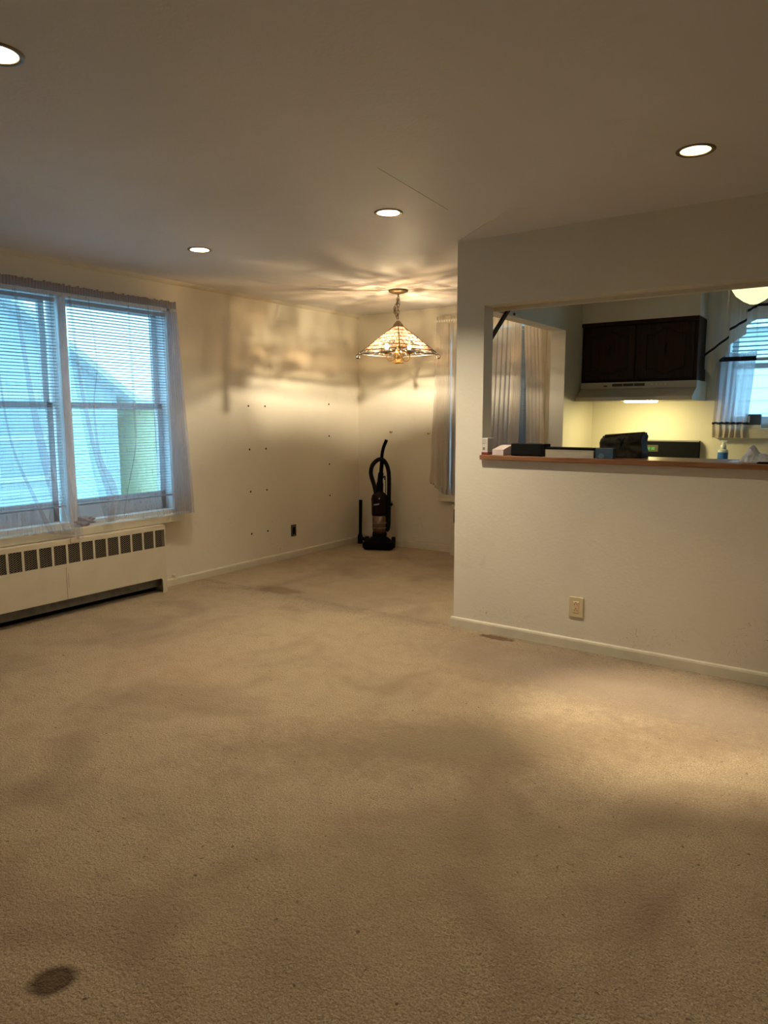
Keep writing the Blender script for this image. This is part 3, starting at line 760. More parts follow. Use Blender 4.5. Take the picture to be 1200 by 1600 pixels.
# ------------------------------------------------------------ pendant lamp
PX, PY = -3.485, 5.19
t = thing('pendant_lamp', 'stained glass pyramid pendant lamp with brass candle arms in the dining corner', 'pendant lamp', (PX, PY, 0), math.radians(36))
m = MB(); m.lathe([(.0, 2.405), (.02, 2.407), (.055, 2.415), (.082, 2.424), (.085, 2.438)], n=32); m.obj('ceiling_canopy', M['bronze'], t)
m = MB(); m.tube([(0, 0, 2.408), (0, 0, 2.385)], .008, 10); m.obj('canopy_loop', M['bronze'], t)
lk = MB(); lk.tube([(.008 * math.cos(a), 0, .0185 * math.sin(a)) for a in [2 * PI * k / 14 for k in range(14)]], .0028, 6, closed=True); lm = lk.mesh('chain_link', M['bronze'])
z = 2.372; k = 0
while z > 2.20:
    part_copy(lm, 'chain_link', t, (0, 0, z), (0, 0, PI / 2 * (k % 2))); z -= .029; k += 1
slack = catmull([(-.005, 0, 2.36), (-.012, .01, 2.32), (-.032, .01, 2.285), (-.024, 0, 2.25), (-.008, 0, 2.215)], 3)
for k, (x, y, z) in enumerate(slack): part_copy(lm, 'chain_link', t, (x, y, z), (0, .4 * math.sin(k), PI / 2 * (k % 2)))
m = MB(); m.tube(catmull([(.004, .004, 2.39), (.014, .01, 2.33), (-.008, -.012, 2.27), (.004, .004, 2.20)], 6), .0022, 6); m.obj('lamp_cord', M['bronze'], t)
AP, CZ, HD = 2.165, 1.905, .345      # apex height, corner height, half diagonal
TR = .035                             # top cap half diagonal
ZT = 2.142
corners = [Vector((HD * math.cos(a), HD * math.sin(a), CZ)) for a in (0, PI / 2, PI, 3 * PI / 2)]
tops = [Vector((TR * math.cos(a), TR * math.sin(a), ZT)) for a in (0, PI / 2, PI, 3 * PI / 2)]
m = MB(); m.lathe([(.048, 2.132), (.042, 2.15), (.026, 2.172), (.012, 2.186), (.0, 2.188)], n=4); m.obj('top_cap', M['bronze'], t)
for k in range(4):
    a = tops[k]; b = corners[k]; d = (b - a).normalized(); up = Vector((0, 0, 1)); o_ = Vector((d.x, d.y, 0)).normalized()
    m = MB(); m.tube([a, b - d * .02], .005, 6)
    # scroll end
    c0 = b + Vector((0, 0, -.004)); pts = [c0 - d * .02]
    for q in range(9):
        an = q / 8 * 1.6 * PI; rr = .020 - .009 * q / 8
        pts.append(c0 + o_ * (rr * math.sin(an) * .9) + up * (-.018 + rr * math.cos(an)))
    m.tube(pts, .006, 6); m.obj('rib', M['came'], t)
rows = 7
came = MB()
for k in range(4):
    a0, a1, b0, b1 = tops[k], tops[(k + 1) % 4], corners[k], corners[(k + 1) % 4]
    nrm = (b1 - b0).cross(a0 - b0).normalized()
    if nrm.z < 0: nrm = -nrm
    for r in range(rows):
        v0, v1 = r / rows, (r + 1) / rows
        L0, R0, L1, R1 = a0.lerp(b0, v0), a1.lerp(b1, v0), a0.lerp(b0, v1), a1.lerp(b1, v1)
        wid = (R1 - L1).length; nb = max(2, round(wid / .062))
        off = .5 if r % 2 else 0
        cuts = [0] + [(i + off) / nb for i in range(0 if off else 1, nb)] + [1]
        for i in range(len(cuts) - 1):
            u0, u1 = cuts[i], cuts[i + 1]; e = .0022
            q = [L0.lerp(R0, u0), L0.lerp(R0, u1), L1.lerp(R1, u1), L1.lerp(R1, u0)]
            cen = sum(q, Vector()) / 4
            q = [cen + (p - cen) * (1 - e * 2 / max(.02, (p - cen).length)) for p in q]
            uc = (u0 + u1) / 2
            g = MB(); A = [g.bm.verts.new(p + nrm * .002) for p in q]; B = [g.bm.verts.new(p - nrm * .002) for p in q]
            g.bm.faces.new(A); g.bm.faces.new(B[::-1])
            for s in range(4): g.bm.faces.new((A[s], B[s], B[(s + 1) % 4], A[(s + 1) % 4]))
            edge = min(uc, 1 - uc) * wid < .075
            isp = (edge or r in (0, 2, 5) or (r == 3 and i % 2 == 1)) and r < rows - 1
            o = g.obj('glass_pane', M['pink'] if isp else M['clear'], t)
            o['label'] = 'peach pink pane' if isp else 'clear rippled pane'
            if i > 0:
                pa, pb = L0.lerp(R0, u0), L1.lerp(R1, u0); came.tube([pa, pb], .0022, 4)
        came.tube([L1, R1], .0032 if r < rows - 1 else .004, 4)
came.obj('came_lines', M['came'], t)
# brass cluster
m = MB(); m.lathe([(.0, 1.822), (.045, 1.824), (.052, 1.83), (.034, 1.842), (.028, 1.87), (.036, 1.90), (.028, 1.93), (.012, 1.95), (.008, 2.0), (.006, 2.14)], n=20); m.obj('brass_body', M['brass'], t)
for k in range(2):
    an = k * PI + .06
    d = Vector((math.cos(an), math.sin(an), 0))
    pts = catmull([tuple(d * .03 + Vector((0, 0, 1.90))), tuple(d * .05 + Vector((0, 0, 1.855))), tuple(d * .08 + Vector((0, 0, 1.85))), tuple(d * .098 + Vector((0, 0, 1.88))), tuple(d * .098 + Vector((0, 0, 1.905)))], 5)
    m = MB(); m.tube(pts, .005, 8); arm = m.obj('candle_arm', M['brass'], t)
    m = MB(); m.lathe([(.0, 1.903), (.018, 1.905), (.040, 1.922), (.052, 1.938), (.048, 1.938), (.014, 1.918), (.012, 1.94)], d.x * .098, d.y * .098, 14, cap1=True); m.obj('socket', M['brass'], arm)
    m = MB(); m.lathe([(.010, 1.941), (.017, 1.950), (.021, 1.963), (.019, 1.976), (.012, 1.990), (.003, 1.998)], d.x * .098, d.y * .098, 14, cap0=True, cap1=True)
    m.obj('bulb', M['bulbglass'], arm)
    m = MB(); m.lathe([(.004, 1.952), (.0085, 1.957), (.0085, 1.968), (.004, 1.973)], d.x * .098, d.y * .098, 10, cap0=True, cap1=True); m.obj('filament', M['bulb'], arm)

# ------------------------------------------------------------ wall bits
for j, y in enumerate((4.60, 4.81, 5.735)):
    for i, z in enumerate((1.47, 1.08, .695, .305) if j < 2 else (1.50, 1.175, .885, .558)):
        m = MB(); m.lathe([(.0, -.006), (.004, -.006), (.009, -.002), (.0095, 0)], n=12); m.box(-.006, .006, -.0011, .0011, -.0072, -.0058)
        o = m.obj('screw_anchor', M['screw']); o.location = (XL, y, z); o.rotation_euler = (0, -PI / 2, 0)
        colw = ('column nearest the window', 'middle column', 'column nearest the corner')[j]
        roww = ('topmost', 'second from top', 'second from bottom', 'lowest')[i]
        tag(o, f'dark screw anchor in left wall, {roww} of the {colw}', 'screw', 'screw anchors left in the wall')
for x, z, l in ((-4.285, 1.205, 'small brass hook in far wall above the vacuum cleaner'), (-3.822, 1.195, 'small brass hook in far wall beside the dining curtain')):
    m = MB(); m.tube(catmull([(0, 0, .006), (0, -.018, .004), (.012, -.026, 0), (.030, -.024, .002), (.034, -.02, .016)], 4), .0035, 8); m.tube([(0, 0, .006), (0, -.004, .006)], .009, 10)
    o = m.obj('wall_hook', M['hook']); o.location = (x, YF, z); tag(o, l, 'hook')
def outlet(name, label, loc, rz, plate, insert, w, h, slots=True):
    t = thing(name, label, 'outlet', loc, rz)
    m = MB(); m.box(-w / 2, w / 2, -.008, 0, -h / 2, h / 2, .003, 2); m.obj('cover_plate', plate, t)
    m = MB(); m.box(-.0175, .0175, -.0105, -.006, -.034, .034, .0015); ins = m.obj('receptacle', insert, t)
    m = MB()
    for zc in (.017, -.019):
        m.box(-.009, -.0065, -.0112, -.010, zc - .004, zc + .005); m.box(.0065, .009, -.0112, -.010, zc - .004, zc + .005)
        m.tube([(0, -.0112, zc + .0115), (0, -.010, zc + .0115)], .0032, 8)
    m.obj('slots', M['hole'], ins); return t
outlet('wall_outlet', 'ivory wall outlet low on the half wall under the wooden ledge', (-1.421, YP, .256), 0, M['ivory'], M['ivory2'], .086, .122)
o = outlet('wall_outlet', 'small dark metal outlet low on the left wall below the screw anchors', (XL, 5.165, .264), PI / 2, M['brown'], M['black'], .072, .115)
m = MB(); m.lathe([(.0, -.022), (.012, -.020), (.014, -.012), (.008, -.004), (.008, 0)], n=14)
o = m.obj('door_stop', M['trim']); o.location = (XL + .0, 3.70, .085); o.rotation_euler = (0, -PI / 2, 0)
o.rotation_euler = (0, PI / 2 * -1, 0); tag(o, 'small cream knob on the left wall just beyond the radiator cover', 'knob')

# ------------------------------------------------------------ vacuum cleaner
V = thing('vacuum_cleaner', 'black upright vacuum cleaner with looped hose and amber dust cup in the corner', 'vacuum cleaner', (-4.265, 6.0, 0), math.radians(27))
m = MB(); m.prism([(-.150, -.135), (.150, -.135), (.165, -.09), (.160, .0), (.10, .075), (-.10, .075), (-.160, 0), (-.165, -.09)], .012, .085, 'z')
es = list(m.bm.edges); bmesh.ops.bevel(m.bm, geom=es, offset=.014, segments=3, affect='EDGES'); m.obj('floor_head', M['black'], V, smooth=False)
m = MB(); m.lathe([(.135, .08), (.12, .10), (.09, .122), (.065, .135)], 0, -.01, 20, cap1=True); m.obj('head_dome', M['black'], V)
for s in (-1, 1):
    m = MB(); m.tube([(s * .125, .06, .06), (s * .158, .06, .06)], .058, 20); m.obj('wheel', M['rubber'], V)
m = MB(); m.lathe([(.07, .12), (.078, .15), (.075, .17)], 0, .02, 22, cap0=True, cap1=True); m.obj('neck', M['blackm'], V)
m = MB(); m.lathe([(.070, .165), (.074, .20), (.076, .35)], 0, .015, 24, cap0=True, cap1=True); cup = m.obj('dust_cup', M['amber'], V)
for z in (.225, .275):
    m = MB(); m.tube([(.0765 * math.cos(a), .015 + .0765 * math.sin(a), z) for a in [2 * PI * k / 28 for k in range(28)]], .003, 6, closed=True); m.obj('cup_ring', M['amber2'], cup)
m = MB(); m.lathe([(.080, .35), (.083, .37), (.083, .44), (.086, .50), (.088, .52), (.078, .56), (.055, .585), (.032, .60)], 0, .02, 24, cap0=True, cap1=True)
b_ = m.obj('motor_housing', M['darkred'], V)
m = MB(); m.prism([(-.050, .474), (-.02, .480), (.012, .486), (.008, .472), (-.01, .467), (-.046, .464)], -.068, -.062, 'y'); m.obj('emblem', M['silver'], b_)
m = MB(); m.tube([(.01, -.058, .535), (.01, -.066, .535)], .008, 10); m.obj('button', M['silver'], b_)
m = MB(); m.tube(catmull([(.0, .03, .56), (.002, .05, .70), (.012, .06, .80), (.02, .06, .90)], 6), [.036] * 6 + [.029] * 6 + [.021] * 7, 14); m.obj('handle_post', M['black'], V)
m = MB(); m.tube(catmull([(.018, .055, .88), (.022, .045, .96), (.040, .03, 1.05), (.075, .02, 1.135)], 6), .0175, 12); m.obj('hose_wand', M['black'], V)
hose = catmull([(-.032, .0, .56), (-.05, -.005, .66), (-.085, .0, .78), (-.075, .01, .865), (-.03, .02, .92), (.02, .03, .935), (.062, .03, .90), (.092, .03, .82), (.100, .03, .70), (.098, .03, .55), (.098, .02, .35), (.092, .02, .22), (.07, .02, .19)], 14)
m = MB(); m.tube(hose, [.0215 + (.0016 if i % 2 else -.001) for i in range(len(hose))], 12); m.obj('hose', M['rubber'], V)
m = MB(); m.tube(catmull([(.035, .055, .74), (.05, .05, .76), (.052, .05, .72)], 4), .006, 8); m.box(.108, .140, .015, .03, .455, .478, .004); m.tube([(.125, .02, .44), (.13, .02, .5)], .004, 6); m.obj('cord_hook', M['black'], V)
m = MB(); m.tube(catmull([(.055, .06, .76), (.06, .06, .66), (.058, .06, .56)], 4), .004, 6); m.obj('power_cord', M['black'], V)
m = MB()
for q in range(6): m.tube([(-.11 + q * .012, -.137, .03), (-.11 + q * .012, -.137, .05)], .002, 5)
m.obj('front_vent', M['blackm'], V)
# detached extension wand
t = thing('extension_wand', 'black extension wand with elbow foot standing in the corner left of the vacuum', 'vacuum wand', (-4.613, 6.13, 0), math.radians(30))
m = MB(); m.tube([(.002, .0, .10), (.006, .012, .478)], [.017, .019], 14); m.obj('tube', M['black'], t)
m = MB(); m.tube([(0, 0, .0), (0, 0, .02), (0, 0, .08), (.002, 0, .11)], [.024, .027, .028, .020], 14); m.tube([(.012, -.002, .065), (.05, -.01, .05), (.092, -.018, .036)], [.016, .018, .022], 10); m.obj('elbow', M['blackm'], t)

# ------------------------------------------------------------ ledge and what stands on it
m = MB(); m.box(OX0 - .004, OX1, YP - .03, YP + .34, LEDGE - .030, LEDGE, .006, 3)
o = m.obj('pass_through_ledge', M['wood']); tag(o, 'long brown oak ledge along the bottom of the kitchen pass-through', 'ledge')
m = MB(); m.box(OX0, OX1, YP + TP, YP + TP + .018, 2.020, 2.10, .004); struct(m.obj('trim_3', M['trim']))
# white and red carton
t = thing('small_carton', 'upright white carton with red base band at the left end of the ledge', 'box', (-2.036, YP - .015, LEDGE), math.radians(-3))
m = MB(); m.box(-.020, .022, 0, .088, .016, .104, .001); m.obj('carton_body', M['cardboard'], t)
m = MB(); m.box(-.0203, .0223, -.0003, .0883, 0, .017); m.obj('base_band', M['red'], t)
m = MB(); m.box(.0221, .0226, .002, .086, .0175, .103); m.obj('shaded_side', M['shaded_card'], t)  # right face of the white carton, its shade put into the colour
m = MB()
for z_, a, b in ((.092, -.016, .014), (.083, -.016, .010), (.074, -.016, .016), (.068, -.016, .004)): m.box(a, b, -.0006, .0002, z_ - .0012, z_ + .0012)
m.box(-.012, .004, -.0006, .0002, .030, .048)
for z_ in (.09, .08, .07, .06, .05, .04, .03): m.box(.0222, .0232, .012, .07 - .03 * ((z_ * 1000) % 3) / 3, z_ - .001, z_ + .001)
m.obj('print', M['ink'], t)
# pink box
t = thing('pink_box', 'small pale pink carton between the white carton and the black box', 'box', (-1.945, YP - .012, LEDGE), math.radians(-4))
m = MB(); m.box(-.040, .038, 0, .13, 0, .036, .0015); m.obj('tray_half', M['pinkbox'], t)
m = MB(); m.prism([(.0, .036), (.13, .036), (.13, .060), (.09, .056)], -.036, .038, 'x'); m.obj('raised_lid', M['pinkbox'], t)
# black box speaker
t = thing('black_box', 'matt black oblong speaker box on the ledge left of the pale tray', 'speaker', (-1.7485, YP - .018, LEDGE), 0)
m = MB(); m.box(-.108, .108, 0, .095, .002, .074, .004, 2); m.obj('housing', M['blackm'], t)
m = MB(); m.box(-.100, .084, -.0015, .002, .008, .068, .001); m.obj('front_grille', M['rubber'], t)
m = MB(); m.box(.088, .091, -.001, .002, .004, .072); m.obj('edge_groove', M['black'], t)
m = MB(); m.box(-.09, -.07, .02, .07, 0, .003); m.box(.07, .09, .02, .07, 0, .003); m.obj('foot', M['rubber'], t)
# pale tray with black lid
t = thing('pale_tray', 'pale translucent storage tray with thin black lid on the ledge', 'tray', (-1.500, YP - .010, LEDGE), 0)
m = MB(); m.slab([-.150, -.146, .146, .150], [0, .004, .116, .12], lambda u, v: u < -.146 or u > .146 or v < .004 or v > .116, 0.0, .045, lambda u, v, w: (u, v, w)); m.box(-.149, .149, .001, .119, 0, .003); m.obj('tray_body', M['tray'], t)
m = MB(); m.box(-.140, .142, -.0015, .0, .012, .014); m.box(-.12, .05, -.0015, 0, .024, .0255); m.box(-.148, .148, -.0025, 0, .0405, .044); m.obj('moulded_rib', M['tray'], t)
m = MB(); m.box(-.154, .154, -.004, .124, .045, .056, .003, 2); m.obj('lid', M['black'], t)
# blue carton
t = thing('blue_carton', 'small dark blue carton in front of the dark bag on the ledge', 'box', (-1.290, YP - .012, LEDGE), math.radians(2))
m = MB(); m.box(-.048, .052, 0, .06, 0, .057, .002); m.obj('carton_body', M['blue'], t)
m = MB(); m.tube([(-.015, -.0012, .014), (-.015, .0, .014)], .016, 18); m.obj('printed_disc', M['blue2'], t)
m = MB(); m.box(-.046, .050, .0, .006, .0571, .0585, .0004); m.obj('lid_edge', M['silver'], t)
# dark bag
t = thing('dark_bag', 'slouchy dark nylon bag with knotted drawstring standing behind the blue carton', 'bag', (-1.245, YP + .205, LEDGE))
m = MB(); bmesh.ops.create_grid(m.bm, x_segments=2, y_segments=2, size=.01); m.bm.clear()
bmesh.ops.create_cube(m.bm, size=1); bmesh.ops.subdivide_edges(m.bm, edges=list(m.bm.edges), cuts=13, use_grid_fill=True)
for v in m.bm.verts:
    x, y, z = v.co.x * 2, v.co.y * 2, v.co.z + .5
    sq = 1 - .10 * z
    ridge = .004 * math.sin(14 * x + 9 * z) + .003 * math.sin(23 * z - 11 * x) + .003 * math.sin(31 * x)
    # creases radiating from the knot
    kx, kz = .12, .62; an = math.atan2(z - kz, x - kx); dk = math.hypot(x - kx, z - kz)
    cr = .006 * math.sin(11 * an) * min(1, dk * 2.2) * (1 if y < 0 else 0)
    px = x * .120 * (1 - .02 * z) + .004 * math.sin(8 * z)
    py = y * .085 * (sq - .18 * abs(x) ** 3) + (ridge + cr) * (-1 if y < 0 else 1)
    pz = z * (.130 + .012 * x) + (.005 * math.sin(6 * x + 1) * z)
    if z > .92: py *= .55; 
    v.co = (px, py, max(0, pz))
m.obj('bag_body', M['bag'], t, smooth=True)
m = MB(); kx, kz = .017, .083
for dx, dz in ((-.022, .03), (.014, .034), (-.012, -.032), (.006, -.036)): m.tube(catmull([(kx, -.098, kz), (kx + dx * .5, -.100, kz + dz * .6), (kx + dx, -.094, kz + dz)], 4), .0022, 6)
m.tube([(kx - .006, -.1, kz - .006), (kx + .006, -.102, kz + .006)], .005, 8); m.obj('drawstring', M['black'], t)
m = MB(); m.box(-.104, .112, -.040, .036, .124, .140, .006, 2, Matrix.Rotation(-.085, 3, 'Y')); m.obj('folded_top', M['bag'], t)
# plastic bag, slim black thing, black object
t = MB(); bm = t.bm; R_, C_ = 15, 20; G = []
rnd = random.Random(5)
for i in range(C_):
    row = []
    for j in range(R_):
        u, v = i / (C_ - 1), j / (R_ - 1)
        hgt = .085 * (math.exp(-((u - .50) / .17) ** 2) + .45 * math.exp(-((u - .82) / .16) ** 2)) * math.sin(PI * min(1, v * 1.02)) ** .7
        row.append(bm.verts.new((-.085 + .2 * u + rnd.uniform(-.005, .005), .0 + .15 * v + rnd.uniform(-.005, .005), max(.0015, hgt + rnd.uniform(-.007, .008) * (hgt > .004)))))
    G.append(row)
for i in range(C_ - 1):
    for j in range(R_ - 1): bm.faces.new((G[i][j], G[i + 1][j], G[i + 1][j + 1], G[i][j + 1]))
o = t.obj('crumpled_bag', M['paper'], smooth=False); o.location = (-.575, YP + .05, LEDGE)
sd = o.modifiers.new('thick', 'SOLIDIFY'); sd.thickness = .001
tag(o, 'crumpled white plastic bag lying at the right end of the ledge', 'bag')
m = MB(); m.box(-.05, .05, 0, .07, 0, .007, .003, 2); o = m.obj('slim_phone', M['black']); o.location = (-.468, YP - .012, LEDGE); tag(o, 'slim black handheld lying at the ledge edge before the crumpled bag', 'phone')
t = thing('black_canister', 'tall black canister cut by the right picture edge on the ledge', 'canister', (-.410, YP + .15, LEDGE))
m = MB(); m.lathe([(.048, 0), (.05, .006), (.05, .12), (.045, .13)], n=24, cap0=True, cap1=True); m.obj('canister_body', M['black'], t)
m = MB(); m.lathe([(.047, .13), (.047, .142), (.04, .146)], n=24, cap1=True); m.obj('lid', M['blackm'], t)

# dark brace on the partition header and its bolt
t = thing('header_brace', 'dark wooden brace slanting under the header left in the pass-through', 'brace', (XK, 0, 0))
a, b = Vector((.012, 4.50, 2.10)), Vector((.012, 4.18, 1.835)); d = (b - a).normalized(); n_ = Vector((0, -d.z, d.y)) * .011
m = MB(); A = [a + n_, b + n_, b - n_, a - n_]
vs1 = [m.bm.verts.new(p + Vector((-.011, 0, 0))) for p in A]; vs2 = [m.bm.verts.new(p + Vector((.009, 0, 0))) for p in A]
m.bm.faces.new(vs1); m.bm.faces.new(vs2[::-1])
for i in range(4): m.bm.faces.new((vs1[i], vs2[i], vs2[(i + 1) % 4], vs1[(i + 1) % 4]))
m.obj('strut', M['dwood'], t)
m = MB(); m.tube([(.0, 4.50, 2.10), (.024, 4.50, 2.10)], .007, 8); m.obj('pivot_screw', M['screw'], t)
m = MB(); m.lathe([(.0, -.014), (.008, -.012), (.010, -.005), (.006, 0)], n=12); o = m.obj('bolt_head', M['screw']); o.location = (XK - .0, 4.575, 2.062)
o.rotation_euler = (0, PI / 2, 0); o.rotation_euler = (0, -PI / 2, 0); o.location.x = XK
tag(o, 'small dark bolt head on the header beside the slanting brace', 'bolt')

# ------------------------------------------------------------ kitchen: cabinets, hood, stove
t = thing('wall_cabinet', 'dark walnut wall cabinet with two arched panel doors above the range hood', 'cabinet', (0, 0, 0))
CX0, CX1, CY, CZ0, CZ1 = XK + .002, -1.222, YF - .33, 1.648, 2.130
m = MB(); m.box(CX0, CX1, CY + .02, YF - .001, CZ0, CZ1, .002); m.obj('carcass', M['dwood'], t)
m = MB(); m.box(CX0, CX1 + .004, CY - .008, CY + .02, CZ1 - .03, CZ1 + .0015, .004); m.obj('cornice', M['dwood'], t)
def arched(x0, x1, z0, z1):
    pts = []; n = 12; xm = (x0 + x1) / 2; w = x1 - x0
    f = lambda s: 0 if s < .14 else (.5 - .5 * math.cos(PI * (s - .14) / .36)) if s < .5 else 0
    top = [(x0 + w * k / 24, z1 - .045 + .045 * f(min(k / 24, 1 - k / 24) if k != 12 else .4999)) for k in range(25)]
    bot = [(x0 + w * k / 24, z0 + .035 - .035 * f(min(k / 24, 1 - k / 24) if k != 12 else .4999)) for k in range(24, -1, -1)]
    return top + bot
for (a, b) in ((CX0 + .03, -1.690), (-1.655, CX1 - .03)):
    m = MB(); m.box(a, b, CY, CY + .019, CZ0 + .02, CZ1 - .035, .004, 2); d = m.obj('door', M['dwood'], t)
    loop = arched(a + .055, b - .055, CZ0 + .06, CZ1 - .075)
    m = MB(); m.tube([(x, CY - .001, z) for x, z in loop], .004, 6, closed=True); m.obj('panel_groove', M['dgroove'], d)
    inner = arched(a + .068, b - .068, CZ0 + .073, CZ1 - .088)
    m = MB(); m.prism(inner, CY - .004, CY + .002, 'y'); m.obj('raised_panel', M['dwood'], d)
    xm = (a + b) / 2; zc = 1.90
    m = MB(); m.box(xm - .010, xm + .010, CY - .008, CY - .003, zc - .055, zc + .05, .003); m.tube(catmull([(xm, CY - .006, zc + .03), (xm, CY - .026, zc + .01), (xm, CY - .026, zc - .02), (xm, CY - .006, zc - .04)], 4), .004, 8); m.obj('handle', M['dgroove'], d)
# range hood
t = thing('range_hood', 'almond range hood with vent slots below the dark wall cabinet', 'range hood', (0, 0, 0))
HX0, HX1 = -2.105, -1.205
m = MB()
m.prism([(YF - .001, 1.495), (YF - .50, 1.495), (YF - .50, 1.525), (YF - .372, 1.592), (YF - .372, 1.646), (YF - .001, 1.646)], HX0, HX1, 'x')
m.obj('hood_shell', M['hood'], t)
m = MB(); m.box(HX0, HX1 - .002, YF - .379, YF - .371, 1.594, 1.6455, .002); fas = m.obj('fascia', M['hood'], t)
m = MB()
for k in range(3): m.box(-1.845 + k * .087, -1.763 + k * .087, YF - .381, YF - .378, 1.612, 1.634)
m.obj('vent_slot', M['slot'], fas)
m = MB(); m.box(-1.915, -1.885, YF - .3805, YF - .378, 1.612, 1.622, .001); m.obj('badge', M['slot'], fas)
for k in range(4):
    m = MB(); m.tube([(-1.535 + k * .035, YF - .383, 1.622), (-1.535 + k * .035, YF - .378, 1.622)], .007, 10); m.obj('switch', M['ivory'], fas)
m = MB(); m.box(-1.715, -1.480, YF - .47, YF - .40, 1.482, 1.4945, .003); m.obj('lamp_lens', M['hoodlamp'], t)
# stove
t = thing('kitchen_stove', 'black stove with green clock on its backguard under the hood', 'stove', (0, 0, 0))
SX0, SX1 = -1.985, -1.225
m = MB(); m.box(SX0, SX1, YF - .64, YF - .01, .05, .905, .006); m.box(SX0 + .02, SX1 - .02, YF - .60, YF - .02, 0, .06); m.obj('stove_body', M['blackm'], t)
m = MB(); m.box(SX0, SX1, YF - .65, YF - .01, .905, .915, .003); top = m.obj('cooktop', M['black'], t)
for dx, dy in ((.2, .2), (.56, .2), (.2, .46), (.56, .46)):
    m = MB()
    for rr in (.03, .055, .08): m.tube([(SX0 + dx + rr * math.cos(a), YF - dy + rr * math.sin(a), .921) for a in [2 * PI * k / 20 for k in range(20)]], .005, 6, closed=True)
    m.obj('burner', M['blackm'], top)
m = MB(); m.prism([(YF - .012, .915), (YF - .09, .915), (YF - .055, 1.168), (YF - .012, 1.175)], SX0, SX1, 'x'); bg_ = m.obj('backguard', M['black'], t)
m = MB(); m.box(SX0, SX1, YF - .058, YF - .052, 1.166, 1.1745, .001); m.obj('chrome_strip', M['silver'], bg_)
m = MB(); m.box(-1.662, -1.540, YF - .0700, YF - .0630, 1.080, 1.135, .001); m.obj('clock_frame', M['brown'], bg_)
m = MB()
def digit(m, x, z, segs, w=.009, h=.018, y=YF - .0712):
    S7 = {'a': (0, h, w, h), 'd': (0, 0, w, 0), 'g': (0, h / 2, w, h / 2), 'f': (0, h / 2, 0, h), 'b': (w, h / 2, w, h), 'e': (0, 0, 0, h / 2), 'c': (w, 0, w, h / 2)}
    for s in segs:
        a, b, c, d = S7[s]; m.box(x + a - .001, x + c + .001, y, y + .001, z + b - .001, z + d + .001)
for k, sg in enumerate(('bc', 'abged', 'abgcd', 'abcdef')): digit(m, -1.632 + k * .016 + (.005 if k > 1 else 0), 1.098, sg)
m.obj('clock_digits', M['green'], bg_)
m = MB(); m.box(-1.345, -1.315, YF - .0665, YF - .062, 1.052, 1.058); m.obj('maker_mark', M['silver'], bg_)
# kitchen worktop right of the stove and its base cabinet
t = thing('base_cabinet', 'dark base cabinet right of the stove under the kitchen window', 'cabinet', (0, 0, 0))
m = MB(); m.box(-1.215, 1.2, YF - .60, YF - .02, 0.0, .872); m.obj('carcass', M['dwood'], t)
for k in range(4):
    a = -1.195 + k * .6; m = MB(); m.box(a, a + .57, YF - .62, YF - .60, .12, .85, .004); d = m.obj('door', M['dwood'], t)
    m = MB(); m.box(a + .50, a + .515, YF - .635, YF - .62, .70, .78, .003); m.obj('handle', M['dgroove'], d)
t = thing('kitchen_worktop', 'beige kitchen worktop with low backsplash under the kitchen window', 'worktop', (0, 0, 0))
m = MB(); m.box(-1.218, 1.2, YF - .63, YF - .002, .872, .912, .005, 2); m.obj('slab', M['counter'], t)
m = MB(); m.box(-1.175, 1.2, YF - .022, YF - .002, .912, 1.025, .003); m.obj('backsplash', M['counter'], t)
# soap bottle
t = thing('pump_bottle', 'clear pump bottle with blue label on the kitchen worktop', 'bottle', (-1.035, YF - .12, .9125))
m = MB(); m.lathe([(.036, 0), (.038, .01), (.038, .190), (.034, .20), (.016, .206)], n=20, cap0=True, cap1=True); m.obj('bottle_body', M['bottle'], t)
m = MB(); m.lathe([(.0384, .05), (.0384, .180)], n=20); m.obj('label', M['blabel'], t)
m = MB(); m.lathe([(.022, .205), (.022, .235), (.014, .24), (.012, .262)], n=14, cap1=True); m.box(-.020, .030, -.011, .011, .255, .272, .004); m.obj('pump_head', M['bottle'], t)
# box on the sill
t = thing('sill_radio', 'small dark slate box with white foot on the kitchen window sill', 'radio', (-.855, YF - .035, 1.28))
m = MB(); m.box(-.052, .060, 0, .045, .026, .108, .003); m.obj('housing', M['navybox'], t)
m = MB(); m.box(-.052, .060, -.006, .05, 0, .026, .003); m.obj('foot', M['white'], t)
m = MB(); m.box(-.045, -.018, -.002, 0.0, .045, .095); m.obj('screen', M['siding'], t)

# globe ceiling lamp
t = thing('globe_lamp', 'glowing yellow glass globe lamp on the kitchen ceiling', 'ceiling lamp', (-.738, 5.10, 0))
m = MB(); m.lathe([(.03, 2.255), (.08, 2.245), (.120, 2.228), (.134, 2.20), (.130, 2.165), (.105, 2.125), (.060, 2.09), (.025, 2.072), (.0, 2.068)], n=32); m.obj('glass_globe', M['globe'], t)
m = MB(); m.lathe([(.08, 2.245), (.085, 2.262), (.05, 2.275), (.02, 2.29), (.02, 2.41), (.07, 2.42), (.075, 2.44)], n=24); m.obj('stem_canopy', M['brass'], t)
# pull string
m = MB(); m.tube([(-.885, 5.10, 2.2), (-.885, 5.10, 2.02)], .0012, 5); m.tube([(-.885, 5.1, 2.2), (-.84, 5.1, 2.24)], .0012, 5); o = m.obj('pull_string', M['cord'], t)
o.location = (.738, -5.10, 0)

# ------------------------------------------------------------ kitchen valance (stepped jabot) and cafe curtain
kw = dict(loc=(0, YF, 0), rz=0)
t = thing('stepped_valance', 'cream cascading valance with navy stripe at the kitchen window', 'valance', **kw)
steps = [(-1.210, -1.050, 1.735, 1.862, .0), (-1.060, -.925, 1.905, 2.02, .012), (-.935, -.850, 2.05, 2.165, .024), (-.86, -.10, 2.105, 2.215, .036)]
